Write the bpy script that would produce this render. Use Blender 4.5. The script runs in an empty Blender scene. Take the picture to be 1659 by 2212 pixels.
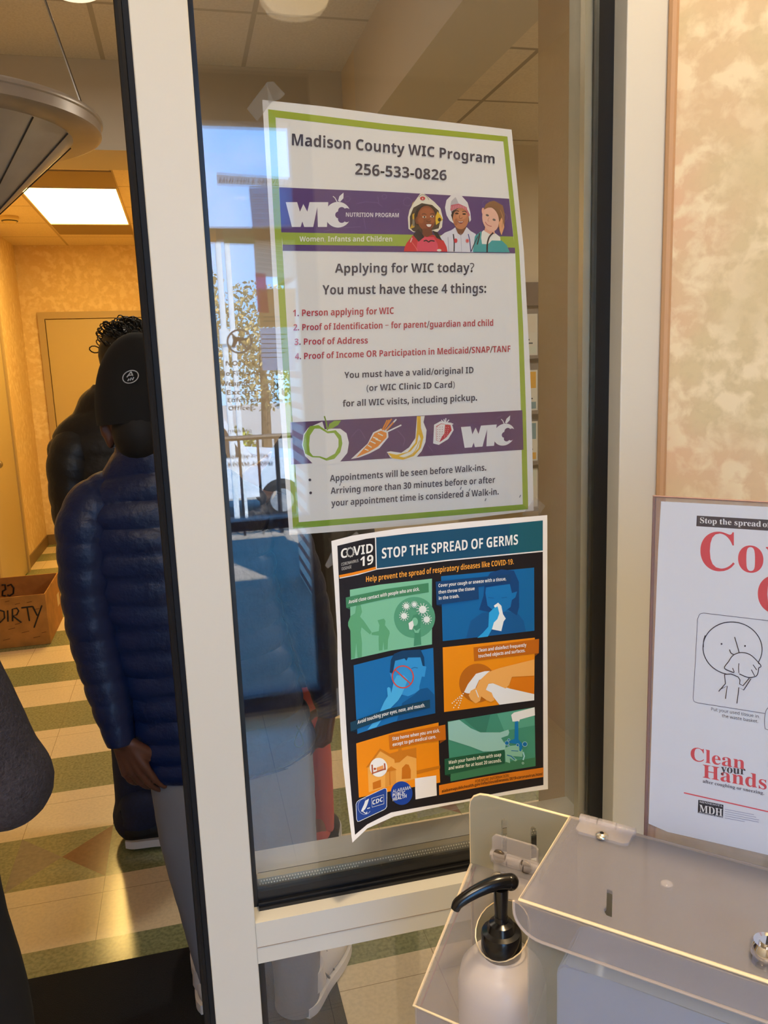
import bpy, bmesh, math, random, os
from mathutils import Vector, Matrix, noise
from mathutils.geometry import tessellate_polygon
random.seed(4)
SC = bpy.context.scene
COL = SC.collection
PI = math.pi

# ------------------------------------------------------------------ camera, world, sun, exposure
CAM = Vector((0, -.86, 1.6))          # glass plane of the storefront is y = 0, floor z = 0
FPX, PITCH, ROLL, YAW = 1720., .1835, -.0366, .2388
_c, _s = math.cos(YAW), math.sin(YAW)
FW = Vector((_s * math.cos(PITCH), _c * math.cos(PITCH), -math.sin(PITCH)))
_r0 = Vector((_c, -_s, 0)); _u0 = _r0.cross(FW)
RT = _r0 * math.cos(ROLL) + _u0 * math.sin(ROLL)
UP = -_r0 * math.sin(ROLL) + _u0 * math.cos(ROLL)
cd = bpy.data.cameras.new('camera')
cd.sensor_fit = 'VERTICAL'; cd.sensor_height = 36; cd.lens = 36 * FPX / 2212; cd.clip_start = .01; cd.clip_end = 300
cam = bpy.data.objects.new('camera', cd); COL.objects.link(cam)
cam.matrix_world = Matrix(((RT.x, UP.x, -FW.x, CAM.x), (RT.y, UP.y, -FW.y, CAM.y), (RT.z, UP.z, -FW.z, CAM.z), (0, 0, 0, 1)))
SC.camera = cam
SC.view_settings.view_transform = 'Standard'; SC.view_settings.look = 'None'
SC.view_settings.exposure = 0; SC.view_settings.gamma = 1; SC.view_settings.use_curve_mapping = False
SC.cycles.transparent_max_bounces = 40; SC.cycles.max_bounces = 12; SC.cycles.diffuse_bounces = 5
SC.cycles.glossy_bounces = 6; SC.cycles.use_denoising = True; SC.cycles.sample_clamp_indirect = 6
SC.cycles.caustics_reflective = False; SC.cycles.caustics_refractive = False
SKY = 8.5; SUN = 36.; TROFFER = 9.; DRUM = 5.; CANS = 8.5; DOME_FILL = 7.0; PANEL_FILL = 19.
WARM = (1, .65, .16); SOFT = (1, .72, .40)

def lin(c):
    return tuple(((v / 255) / 12.92 if v / 255 <= .04045 else ((v / 255 + .055) / 1.055) ** 2.4) for v in c)

w = bpy.data.worlds.new('sky'); SC.world = w; w.use_nodes = True
nt = w.node_tree; N = nt.nodes; LK = nt.links
tc = N.new('ShaderNodeTexCoord'); sp = N.new('ShaderNodeSeparateXYZ'); LK.new(tc.outputs['Generated'], sp.inputs[0])
rp = N.new('ShaderNodeValToRGB'); LK.new(sp.outputs['Z'], rp.inputs[0])
rp.color_ramp.elements[0].position = 0; rp.color_ramp.elements[0].color = (.34, .62, .95, 1)
rp.color_ramp.elements[1].position = .16; rp.color_ramp.elements[1].color = (.06, .36, .92, 1)
nz = N.new('ShaderNodeTexNoise'); nz.inputs['Scale'].default_value = 3.2; nz.inputs['Detail'].default_value = 7
LK.new(tc.outputs['Generated'], nz.inputs['Vector'])
cr = N.new('ShaderNodeValToRGB'); LK.new(nz.outputs['Fac'], cr.inputs[0])
cr.color_ramp.elements[0].position = .60; cr.color_ramp.elements[0].color = (0, 0, 0, 1)
cr.color_ramp.elements[1].position = .85; cr.color_ramp.elements[1].color = (.6, .6, .6, 1)
mx = N.new('ShaderNodeMixRGB'); LK.new(cr.outputs[0], mx.inputs[0]); LK.new(rp.outputs[0], mx.inputs[1]); mx.inputs[2].default_value = (.85, .86, .88, 1)
LK.new(mx.outputs[0], N['Background'].inputs[0]); N['Background'].inputs[1].default_value = SKY

sl = bpy.data.lights.new('sun', 'SUN'); sl.energy = SUN; sl.angle = .01; sl.color = (1, .93, .8)
so = bpy.data.objects.new('sun', sl); COL.objects.link(so); so.rotation_euler = Vector((-.25, -.62, -.95)).to_track_quat('-Z', 'Y').to_euler()

# ------------------------------------------------------------------ measuring helpers (photo pixel -> ray -> real plane)
def ray(x, y): return FW + RT * ((x - 829.5) / FPX) - UP * ((y - 1106) / FPX)
def onY(x, y, Y):
    d = ray(x, y); return CAM + d * ((Y - CAM.y) / d.y)
def onZ(x, y, Z):
    d = ray(x, y); return CAM + d * ((Z - CAM.z) / d.z)
def onX(x, y, X):
    d = ray(x, y); return CAM + d * ((X - CAM.x) / d.x)
def onP(x, y, p0, n):
    d = ray(x, y); return CAM + d * ((p0 - CAM).dot(n) / d.dot(n))

# ------------------------------------------------------------------ materials
MATS = {}
def mat(name, col, rough=.6, metal=0, spec=.5, bump=0, bscale=200, var=0, vscale=20, emis=None, estr=0):
    if name in MATS: return MATS[name]
    m = bpy.data.materials.new(name); m.use_nodes = True; t = m.node_tree; b = t.nodes['Principled BSDF']
    c = lin(col) if max(col) > 1 else col
    b.inputs['Base Color'].default_value = (*c, 1); b.inputs['Roughness'].default_value = rough
    b.inputs['Metallic'].default_value = metal; b.inputs['Specular IOR Level'].default_value = spec
    if emis:
        b.inputs['Emission Color'].default_value = (*emis, 1); b.inputs['Emission Strength'].default_value = estr
    if var or bump:
        tcn = t.nodes.new('ShaderNodeTexCoord')
    if var:
        n = t.nodes.new('ShaderNodeTexNoise'); n.inputs['Scale'].default_value = vscale; n.inputs['Detail'].default_value = 5
        t.links.new(tcn.outputs['Object'], n.inputs['Vector'])
        r = t.nodes.new('ShaderNodeValToRGB'); t.links.new(n.outputs['Fac'], r.inputs[0])
        r.color_ramp.elements[0].position = .35; r.color_ramp.elements[1].position = .65
        r.color_ramp.elements[0].color = (*[v * (1 - var) for v in c], 1); r.color_ramp.elements[1].color = (*[min(1, v * (1 + var)) for v in c], 1)
        t.links.new(r.outputs[0], b.inputs['Base Color'])
    if bump:
        n2 = t.nodes.new('ShaderNodeTexNoise'); n2.inputs['Scale'].default_value = bscale; n2.inputs['Detail'].default_value = 3
        t.links.new(tcn.outputs['Object'], n2.inputs['Vector'])
        bn = t.nodes.new('ShaderNodeBump'); bn.inputs['Strength'].default_value = bump; bn.inputs['Distance'].default_value = .01
        t.links.new(n2.outputs['Fac'], bn.inputs['Height']); t.links.new(bn.outputs[0], b.inputs['Normal'])
    MATS[name] = m; return m

def glassmat(name, tint=(.99, .993, .99), ior=1.5, dust=0.):
    m = bpy.data.materials.new(name); m.use_nodes = True; t = m.node_tree; t.nodes.clear()
    o = t.nodes.new('ShaderNodeOutputMaterial'); tr = t.nodes.new('ShaderNodeBsdfTransparent'); tr.inputs[0].default_value = (*tint, 1)
    g = t.nodes.new('ShaderNodeBsdfGlossy'); g.inputs['Roughness'].default_value = 0; g.inputs[0].default_value = (1, 1, 1, 1)
    f = t.nodes.new('ShaderNodeFresnel'); f.inputs[0].default_value = ior
    ge = t.nodes.new('ShaderNodeNewGeometry'); mr = t.nodes.new('ShaderNodeMapRange')   # both faces of the sheet reflect alike
    mr.inputs['To Min'].default_value = ior; mr.inputs['To Max'].default_value = 1 / ior
    t.links.new(ge.outputs['Backfacing'], mr.inputs[0]); t.links.new(mr.outputs[0], f.inputs[0])
    x = t.nodes.new('ShaderNodeMixShader'); t.links.new(f.outputs[0], x.inputs[0]); t.links.new(tr.outputs[0], x.inputs[1]); t.links.new(g.outputs[0], x.inputs[2])
    t.links.new(x.outputs[0], o.inputs[0]); MATS[name] = m; return m

def acrylic(name, col, opac, rough=.12):
    m = bpy.data.materials.new(name); m.use_nodes = True; t = m.node_tree; b = t.nodes['Principled BSDF']
    b.inputs['Base Color'].default_value = (*lin(col), 1); b.inputs['Roughness'].default_value = rough
    tr = t.nodes.new('ShaderNodeBsdfTransparent'); tr.inputs[0].default_value = (.96, .96, .97, 1)
    x = t.nodes.new('ShaderNodeMixShader'); x.inputs[0].default_value = opac
    t.links.new(tr.outputs[0], x.inputs[1]); t.links.new(b.outputs[0], x.inputs[2])
    t.links.new(x.outputs[0], t.nodes['Material Output'].inputs[0]); MATS[name] = m; return m

def thinpaper(name):
    m = inkmat(name); t = m.node_tree; a = [n for n in t.nodes if n.type == 'ATTRIBUTE'][0]; tr = t.nodes.new('ShaderNodeBsdfTranslucent'); x = t.nodes.new('ShaderNodeMixShader'); x.inputs[0].default_value = .75
    t.links.new(a.outputs['Color'], tr.inputs[0]); t.links.new(t.nodes['Principled BSDF'].outputs[0], x.inputs[1]); t.links.new(tr.outputs[0], x.inputs[2]); t.links.new(x.outputs[0], t.nodes['Material Output'].inputs[0]); return m
def inkmat(name, rough=.45):
    m = bpy.data.materials.new(name); m.use_nodes = True; t = m.node_tree; b = t.nodes['Principled BSDF']
    a = t.nodes.new('ShaderNodeAttribute'); a.attribute_name = 'ink'
    t.links.new(a.outputs['Color'], b.inputs['Base Color']); b.inputs['Roughness'].default_value = rough
    b.inputs['Specular IOR Level'].default_value = .25; MATS[name] = m; return m

GLASS = glassmat('window_glass'); INK = inkmat('printed_paper'); INKT = thinpaper('thin_printed_paper')
ALU = mat('cream_painted_aluminium', (204, 203, 196), .38)
GASK = mat('black_rubber', (13, 13, 15), .35)
BRONZE = mat('dark_bronze_aluminium', (44, 41, 42), .4)
WPAINT = mat('beige_wall_paint', (200, 185, 158), .8, bump=.08, bscale=300)
CEILT = None

def tilemat(name, base, line, sx, sy, ox, oy, wid=.012, speck=.06, rough=.9, bump=.15):
    m = bpy.data.materials.new(name); m.use_nodes = True; t = m.node_tree; b = t.nodes['Principled BSDF']; b.inputs['Roughness'].default_value = rough
    tcn = t.nodes.new('ShaderNodeTexCoord'); s = t.nodes.new('ShaderNodeSeparateXYZ'); t.links.new(tcn.outputs['Object'], s.inputs[0])
    def mth(op, a, bb=None):
        n = t.nodes.new('ShaderNodeMath'); n.operation = op
        for i, v in enumerate((a, bb)):
            if v is None: continue
            if isinstance(v, (int, float)): n.inputs[i].default_value = v
            else: t.links.new(v, n.inputs[i])
        return n.outputs[0]
    def edge(c, per, off):
        fr = mth('FRACT', mth('DIVIDE', mth('SUBTRACT', c, off - 1000 * per), per))
        d = mth('MULTIPLY', mth('SUBTRACT', .5, mth('ABSOLUTE', mth('SUBTRACT', fr, .5))), per)
        return mth('LESS_THAN', d, wid)
    ln = mth('MAXIMUM', edge(s.outputs['X'], sx, ox), edge(s.outputs['Y'], sy, oy))
    n = t.nodes.new('ShaderNodeTexNoise'); n.inputs['Scale'].default_value = 90; n.inputs['Detail'].default_value = 4; t.links.new(tcn.outputs['Object'], n.inputs['Vector'])
    r = t.nodes.new('ShaderNodeValToRGB'); t.links.new(n.outputs['Fac'], r.inputs[0]); c = lin(base)
    r.color_ramp.elements[0].position = .35; r.color_ramp.elements[1].position = .6
    r.color_ramp.elements[0].color = (*[v * (1 - speck) for v in c], 1); r.color_ramp.elements[1].color = (*[v * (1 + speck) for v in c], 1)
    x = t.nodes.new('ShaderNodeMixRGB'); t.links.new(ln, x.inputs[0]); t.links.new(r.outputs[0], x.inputs[1]); x.inputs[2].default_value = (*lin(line), 1)
    t.links.new(x.outputs[0], b.inputs['Base Color'])
    bn = t.nodes.new('ShaderNodeBump'); bn.inputs['Strength'].default_value = bump; bn.inputs['Distance'].default_value = .004
    t.links.new(n.outputs['Fac'], bn.inputs['Height']); t.links.new(bn.outputs[0], b.inputs['Normal'])
    MATS[name] = m; return m

def wallpaper(name, base, light, pink, scale=9.):
    m = bpy.data.materials.new(name); m.use_nodes = True; t = m.node_tree; b = t.nodes['Principled BSDF']; b.inputs['Roughness'].default_value = .75
    tcn = t.nodes.new('ShaderNodeTexCoord')
    def nz_(sc, det, lo, hi, dist=0):
        n = t.nodes.new('ShaderNodeTexNoise'); n.inputs['Scale'].default_value = sc; n.inputs['Detail'].default_value = det; n.inputs['Distortion'].default_value = dist
        t.links.new(tcn.outputs['Object'], n.inputs['Vector'])
        r = t.nodes.new('ShaderNodeMapRange'); r.inputs['From Min'].default_value = lo; r.inputs['From Max'].default_value = hi
        t.links.new(n.outputs['Fac'], r.inputs[0]); return r.outputs[0]
    a = nz_(scale * .7, 3, .34, .56, .2); p = nz_(scale * .45, 3, .48, .66); g = nz_(scale * 3.6, 11, .46, .60, .25); k = nz_(scale * 12, 5, .45, .65)
    def mixc(f, c1, c2):
        x = t.nodes.new('ShaderNodeMixRGB'); t.links.new(f, x.inputs[0])
        for i, c in ((1, c1), (2, c2)):
            if isinstance(c, tuple): x.inputs[i].default_value = (*lin(c), 1)
            else: t.links.new(c, x.inputs[i])
        return x.outputs[0]
    def mul(f, h, add=0.):
        n = t.nodes.new('ShaderNodeMath'); n.operation = 'MULTIPLY_ADD'; t.links.new(f, n.inputs[0])
        if isinstance(h, float): n.inputs[1].default_value = h
        else: t.links.new(h, n.inputs[1])
        n.inputs[2].default_value = add; n.use_clamp = True; return n.outputs[0]
    x0 = mixc(mul(k, .35), base, tuple(int(v * .93) for v in base)); x1 = mixc(p, x0, pink)
    class _o: pass
    x2 = _o(); x2.outputs = [mixc(mul(g, mul(a, .9, .12)), x1, light)]
    t.links.new(x2.outputs[0], b.inputs['Base Color']); MATS[name] = m; return m

# ------------------------------------------------------------------ mesh helpers
def mesh_obj(name, bm, m=None, parent=None, smooth=False, recalc=True):
    if recalc: bmesh.ops.recalc_face_normals(bm, faces=bm.faces[:])
    me = bpy.data.meshes.new(name); bm.to_mesh(me); bm.free()
    for k in (m if isinstance(m, (list, tuple)) else [m]):
        if k: me.materials.append(k)
    if smooth:
        for p in me.polygons: p.use_smooth = True
        me.set_sharp_from_angle(angle=.75)
    o = bpy.data.objects.new(name, me); COL.objects.link(o)
    if parent: o.parent = parent
    return o
def tag(o, label, cat, group=None, kind=None):
    o['label'] = label; o['category'] = cat
    if group: o['group'] = group
    if kind: o['kind'] = kind
    return o
def thing(name, label, cat, loc=(0, 0, 0), group=None):
    o = bpy.data.objects.new(name, None); COL.objects.link(o); o.location = loc; o.empty_display_size = .1
    return tag(o, label, cat, group)
def part(name, bm, m, parent, smooth=False, label=None, recalc=True):
    o = mesh_obj(name, bm, m, None, smooth, recalc)
    loc = Vector((0, 0, 0)); p = parent
    while p is not None: loc += p.location; p = p.parent
    o.data.transform(Matrix.Translation(-loc)); o.parent = parent
    if label: o['label'] = label
    return o
def struct(name, bm, m, smooth=False):
    o = mesh_obj(name, bm, m, None, smooth); o['kind'] = 'structure'; return o
def box(bm, a, b, mi=0):
    x0, y0, z0 = (min(a[i], b[i]) for i in range(3)); x1, y1, z1 = (max(a[i], b[i]) for i in range(3))
    v = [bm.verts.new(p) for p in ((x0, y0, z0), (x1, y0, z0), (x1, y1, z0), (x0, y1, z0), (x0, y0, z1), (x1, y0, z1), (x1, y1, z1), (x0, y1, z1))]
    fs = []
    for q in ((0, 3, 2, 1), (4, 5, 6, 7), (0, 1, 5, 4), (1, 2, 6, 5), (2, 3, 7, 6), (3, 0, 4, 7)):
        f = bm.faces.new([v[i] for i in q]); f.material_index = mi; fs.append(f)
    return v, fs
def bxb(a, b, bev=0, seg=2):
    bm = bmesh.new(); box(bm, a, b)
    if bev: bmesh.ops.bevel(bm, geom=bm.edges[:], offset=bev, segments=seg, affect='EDGES', profile=.5)
    return bm
def prism(bm, loops, n, thick):
    """polygon with holes (lists of Vectors, first is outer) extruded by n*thick"""
    flat = [p for l in loops for p in l]; n = n * thick
    tris = tessellate_polygon(loops)
    a = [bm.verts.new(p) for p in flat]; b = [bm.verts.new(p + n) for p in flat]
    for t in tris:
        try:
            bm.faces.new([a[i] for i in t]); bm.faces.new([b[i] for i in reversed(t)])
        except ValueError: pass
    k = 0
    for l in loops:
        for i in range(len(l)):
            j = (i + 1) % len(l)
            bm.faces.new((a[k + i], a[k + j], b[k + j], b[k + i]))
        k += len(l)
def frame_of(d):
    d = d.normalized(); h = Vector((0, 0, 1)) if abs(d.z) < .95 else Vector((1, 0, 0))
    x = h.cross(d).normalized(); return x, d.cross(x)
def tube(bm, pts, rad, n=10, cap=True, closed=False, mi=0):
    pts = [Vector(p) for p in pts]; L = len(pts); rings = []
    rr = rad if isinstance(rad, (list, tuple)) else [rad] * L
    px = None
    for i, p in enumerate(pts):
        if closed: d = pts[(i + 1) % L] - pts[i - 1]
        else: d = pts[min(i + 1, L - 1)] - pts[max(i - 1, 0)]
        d.normalize()
        if px is None: x, _ = frame_of(d)
        else: x = (px - d * px.dot(d)).normalized()
        px = x; y = d.cross(x)
        rings.append([bm.verts.new(p + (x * math.cos(2 * PI * k / n) + y * math.sin(2 * PI * k / n)) * rr[i]) for k in range(n)])
    m = L if closed else L - 1
    for i in range(m):
        a, b = rings[i], rings[(i + 1) % L]
        for k in range(n):
            f = bm.faces.new((a[k], a[(k + 1) % n], b[(k + 1) % n], b[k])); f.material_index = mi
    if cap and not closed:
        for r_ in (list(reversed(rings[0])), rings[-1]):
            f = bm.faces.new(r_); f.material_index = mi
def lathe(bm, prof, c, n=40, axis=Vector((0, 0, 1))):
    x, y = frame_of(axis); rings = []
    for r, h in prof:
        rings.append([bm.verts.new(c + axis * h + (x * math.cos(2 * PI * k / n) + y * math.sin(2 * PI * k / n)) * max(r, 1e-5)) for k in range(n)])
    for a, b in zip(rings, rings[1:]):
        for k in range(n): bm.faces.new((a[k], a[(k + 1) % n], b[(k + 1) % n], b[k]))
def ball(bm, c, r, sx=1, sy=1, sz=1, sub=3):
    m = Matrix.Translation(c) @ Matrix.Diagonal((r * sx, r * sy, r * sz, 1))
    bmesh.ops.create_icosphere(bm, subdivisions=sub, radius=1, matrix=m)
def capsule(bm, a, b, ra, rb, n=14):
    a, b = Vector(a), Vector(b); d = b - a; L = d.length
    k = 6; pts = []; rad = []
    for i in range(k + 1):
        t = -PI / 2 + PI / 2 * i / k; pts.append(a + d / L * ra * math.sin(t)); rad.append(max(ra * math.cos(t), .0008))
    for i in range(1, k + 1):
        t = PI / 2 * i / k; pts.append(b + d / L * rb * math.sin(t)); rad.append(max(rb * math.cos(t), .0008))
    tube(bm, pts, rad, n)
def loft(bm, rows, n=28, cap=True):
    """rows: (centre, rx, ry, xdir, ydir)"""
    rings = []
    for c, rx, ry, xd, yd in rows:
        rings.append([bm.verts.new(c + xd * rx * math.cos(2 * PI * k / n) + yd * ry * math.sin(2 * PI * k / n)) for k in range(n)])
    for a, b in zip(rings, rings[1:]):
        for k in range(n): bm.faces.new((a[k], a[(k + 1) % n], b[(k + 1) % n], b[k]))
    if cap:
        bm.faces.new(list(reversed(rings[0]))); bm.faces.new(rings[-1])
def spline(pts, n):
    pts = [Vector(p) for p in pts]; out = []
    P = [pts[0] * 2 - pts[1]] + pts + [pts[-1] * 2 - pts[-2]]
    for i in range(1, len(P) - 2):
        a, b, c, d = P[i - 1:i + 3]
        for k in range(n):
            t = k / n
            out.append(.5 * (2 * b + (c - a) * t + (2 * a - 5 * b + 4 * c - d) * t * t + (3 * b - a - 3 * c + d) * t ** 3))
    out.append(pts[-1]); return out

# ------------------------------------------------------------------ lettering
FD = bpy.utils.system_resource('DATAFILES', path='fonts')
try: FMATH = bpy.data.fonts.load(os.path.join(FD, 'NotoSansMath-Regular.woff2'))
except Exception: FMATH = None
STY = {'bold': (0x1d5d4, 0x1d5ee, 0x1d7ec), 'serif': (0x1d400, 0x1d41a, 0x1d7ce), 'reg': (0x1d5a0, 0x1d5ba, 0x1d7e2)}
def styled(s, st):
    if not FMATH: return s
    A, a, n = STY[st]
    return ''.join(chr(A + ord(c) - 65) if 'A' <= c <= 'Z' else chr(a + ord(c) - 97) if 'a' <= c <= 'z' else chr(n + ord(c) - 48) if '0' <= c <= '9' else c for c in s)
_tc = {}; _caps = {}; _raw = {}
def raw_text(s, st):
    if (s, st) in _raw: return _raw[s, st]
    cu = bpy.data.curves.new('t', 'FONT'); cu.body = styled(s, st); cu.size = 1; cu.resolution_u = 4; cu.fill_mode = 'BOTH'
    if FMATH: cu.font = FMATH
    o = bpy.data.objects.new('t', cu); COL.objects.link(o)
    me = bpy.data.meshes.new_from_object(o.evaluated_get(bpy.context.evaluated_depsgraph_get()))
    r = ([(v.co.x, v.co.y) for v in me.vertices], [tuple(p.vertices) for p in me.polygons])
    bpy.data.objects.remove(o); bpy.data.curves.remove(cu); bpy.data.meshes.remove(me); _raw[s, st] = r; return r
def pen_x(prefix, st):
    """where the pen stands after a piece of text"""
    if not prefix: return 0.
    return max(v[0] for v in raw_text(prefix + 'H', st)[0]) - max(v[0] for v in raw_text('H', st)[0])
def glyphs(s, st='bold'):
    s = s.replace('\u2013', '\u2212')
    if (s, st) in _tc: return _tc[s, st]
    if st not in _caps: _caps[st] = max(v[1] for v in raw_text('H', st)[0])
    vs, fs = raw_text(s, st); vs, fs = list(vs), list(fs)
    if st == 'bold':                                   # heavier punctuation to suit the bold letters
        def addp(p):
            k = len(vs); vs.extend(p); fs.append(tuple(range(k, k + len(p))))
        dot = lambda x, y, r=.062: addp([(x + r * math.cos(2 * PI * k / 12), y + r * math.sin(2 * PI * k / 12)) for k in range(12)])
        for i, ch in enumerate(s):
            if ch in '.:,-?/':
                x = pen_x(s[:i], st)
                if ch in '.:': dot(x + .09, .054)
                if ch == ':': dot(x + .09, .31)
                if ch == ',': dot(x + .085, .054); addp([(x + .14, .06), (x + .09, -.10), (x + .04, -.10), (x + .06, .02)])
                if ch == '?': dot(x + .12, .054)
                if ch == '-': addp([(x + .022, .138), (x + .195, .138), (x + .195, .222), (x + .022, .222)])
                if ch == '/': addp([(x + .0, -.02), (x + .07, -.02), (x + .255, .49), (x + .185, .49)])
    x0 = min(v[0] for v in vs); x1 = max(v[0] for v in vs); cap = _caps[st]
    r = ([((x - x0) / (x1 - x0), y / cap) for x, y in vs], fs, (x1 - x0) / cap)
    _tc[s, st] = r; return r

class Print:
    """a printed sheet: flat shapes in ink, each lying a hair above the one below, on a (possibly curled) sheet"""
    STEP = .00013
    def __init__(self, O, e1, e2, n, white, bend=None, grid=.014, paper=.82):
        self.O, self.e1, self.e2, self.n, self.bend, self.grid = O, e1, e2, n, bend, grid
        self.white = [v / paper for v in lin(white)]; self.V = []; self.F = []; self.C = []; self.N = {}
    def ab(self, px):
        w = 0
        for _ in range(6 if self.bend else 1):
            p = onP(px[0], px[1], self.O + self.n * w, self.n) - self.O
            a, b = p.dot(self.e1), p.dot(self.e2)
            if not self.bend: break
            w = self.bend(a, b)
        return Vector((a, b, 0))
    def S(self, q, lay):
        w = (self.bend(q.x, q.y) if self.bend else 0) + lay * self.STEP
        return self.O + self.e1 * q.x + self.e2 * q.y + self.n * w
    def colour(self, c):
        return tuple(min(.9, max(.004, v / wv)) for v, wv in zip(lin(c), self.white))
    def add(self, vs, fs, col, lay):
        q = self.N.get(lay, 0); self.N[lay] = q + 1; lay = lay + min(q * .011, .9)   # overlapping shapes never coincide
        k = len(self.V); self.V += [self.S(v, lay) for v in vs]; c = self.colour(col)
        for f in fs:
            self.F.append(tuple(k + i for i in f)); self.C.append(c)
    def poly_ab(self, pts, col, lay):
        tr = tessellate_polygon([pts]); bm = bmesh.new(); vs = [bm.verts.new(p) for p in pts]
        for t in tr:
            try: bm.faces.new([vs[i] for i in t])
            except ValueError: pass
        if self.bend:
            for ax in (0, 1):
                lo = min(p[ax] for p in pts); hi = max(p[ax] for p in pts); g = math.ceil(lo / self.grid) * self.grid
                no = Vector((1, 0, 0)) if ax == 0 else Vector((0, 1, 0))
                while g < hi:
                    bmesh.ops.bisect_plane(bm, geom=bm.verts[:] + bm.edges[:] + bm.faces[:], plane_co=no * g, plane_no=no, dist=1e-7); g += self.grid
        bm.verts.index_update(); self.add([v.co.copy() for v in bm.verts], [[v.index for v in f.verts] for f in bm.faces], col, lay); bm.free()
    def poly(self, pts, col, lay=1): self.poly_ab([self.ab(p) for p in pts], col, lay)
    def disc(self, c, rx, ry, col, lay=1, n=32, rot=0):
        cr_, sr_ = math.cos(rot), math.sin(rot)
        self.poly([(c[0] + rx * math.cos(t) * cr_ - ry * math.sin(t) * sr_, c[1] + rx * math.cos(t) * sr_ + ry * math.sin(t) * cr_) for t in (2 * PI * k / n for k in range(n))], col, lay)
    def line(self, pts, wd, col, lay=1, closed=False, smooth=0):
        P = [Vector((p[0], p[1], 0)) for p in pts]
        if smooth: P = spline(P, smooth)
        if closed: P.append(P[0])
        L = len(P); vs = []
        for i, p in enumerate(P):
            if closed: d = P[(i + 1) % (L - 1) if i < L - 1 else 1] - P[i - 1 if i else L - 2]
            else: d = P[min(i + 1, L - 1)] - P[max(i - 1, 0)]
            d.normalize(); q = Vector((-d.y, d.x, 0)) * wd / 2; vs += [self.ab(p + q), self.ab(p - q)]
        self.add(vs, [(2 * i, 2 * i + 1, 2 * i + 3, 2 * i + 2) for i in range(L - 1)], col, lay)
    def ring(self, c, rx, ry, wd, col, lay=1, a0=0, a1=2 * PI, n=40, rot=0):
        cr_, sr_ = math.cos(rot), math.sin(rot)
        pts = []
        for k in range(n + (0 if a1 - a0 > 6.28 else 1)):
            t = a0 + (a1 - a0) * k / n; x, y = rx * math.cos(t), ry * math.sin(t); pts.append((c[0] + x * cr_ - y * sr_, c[1] + x * sr_ + y * cr_))
        self.line(pts, wd, col, lay, closed=a1 - a0 > 6.28)
    def text(self, s, p0, p1, cap, col, lay=4, st='bold', mid=None, cap1=None):
        vs, fs, _ = glyphs(s, st); a, b = self.ab(p0), self.ab(p1)
        ua = self.ab((p0[0] - (p1[1] - p0[1]) * 0, p0[1] - cap)) - a; ub = self.ab((p1[0], p1[1] - (cap1 or cap))) - b
        m = None
        if mid:
            m = self.ab(mid); d = b - a; tm = (m - a).dot(d) / d.dot(d); off = (m - (a + d * tm)) / (4 * tm * (1 - tm))
        out = []
        for t, v in vs:
            q = a.lerp(b, t) + ua.lerp(ub, t) * v
            if m is not None: q = q + off * (4 * t * (1 - t))
            out.append(q)
        self.add(out, fs, col, lay)
    def build(self, name, back=None, mats=None):
        me = bpy.data.meshes.new(name); me.from_pydata(self.V, [], self.F)
        at = me.attributes.new('ink', 'FLOAT_COLOR', 'FACE')
        for i, c in enumerate(self.C): at.data[i].color = (*c, 1)
        me.materials.append(mats or INK); bm = bmesh.new(); bm.from_mesh(me)
        for f in bm.faces:
            if f.normal.dot(self.n) < 0: f.normal_flip()
        bm.to_mesh(me); bm.free(); me.update()
        o = bpy.data.objects.new(name, me); COL.objects.link(o); return o

# ------------------------------------------------------------------ the setting: floor
CREAM = tilemat('cream_vinyl_tile', (226, 208, 170), (150, 128, 95), .305, .305, -.0637, .0207, .0009, .05, .16, .01)
GREEN = tilemat('green_vinyl_tile', (132, 136, 98), (120, 118, 85), .305, .305, -.0637, .0207, .0009, .22, .16, .01)
BROWN = mat('brown_vinyl_tile', (118, 80, 60), .16, var=.12, vscale=60)
GREYT = mat('grey_vinyl_tile', (128, 122, 108), .16, var=.12, vscale=60)
TL = .305
X0, Y0 = -.0637 - TL * 5, .0207 - TL * 0 + .0
Y0 = 1.63 - TL * 6
bm = bmesh.new()
def fquad(pts, mi):
    f = bm.faces.new([bm.verts.new((p[0], p[1], 0)) for p in pts]); f.material_index = mi
DIA = [(-.6737, 1.63), (.5463, 1.63)]
r_ = -1
y = Y0 - TL
while y < 7.3:
    g = (round((y - 1.63) / TL) % 2 == 0); xs = -1.5
    if g:
        cuts = sorted(d[0] for d in DIA if abs(d[1] - y) < .01)
        x = -1.5
        for c in cuts:
            fquad(((x, y), (c, y), (c, y + TL), (x, y + TL)), 1)
            m_ = (c + TL / 2, y + TL / 2); a, b, cc, d = (c, y), (c + TL, y), (c + TL, y + TL), (c, y + TL)
            fquad((a, b, m_), 1); fquad((b, cc, m_), 2); fquad((cc, d, m_), 1); fquad((d, a, m_), 3); x = c + TL
        if cuts: 
            fquad(((x, y), (3.2, y), (3.2, y + TL), (x, y + TL)), 1)
        else: fquad(((-1.5, y), (3.2, y), (3.2, y + TL), (-1.5, y + TL)), 1)
    else: fquad(((-1.5, y), (3.2, y), (3.2, y + TL), (-1.5, y + TL)), 0)
    y += TL
fquad(((-1.5, -2.8), (3.2, -2.8), (3.2, Y0 - TL), (-1.5, Y0 - TL)), 0)
for f in bm.faces:
    if f.normal.z < 0: f.normal_flip()
bm.normal_update()
for f in bm.faces:
    if f.normal.z < 0: f.normal_flip()
fl = mesh_obj('floor', bm, [CREAM, GREEN, BROWN, GREYT], recalc=False); fl['kind'] = 'structure'

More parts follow.
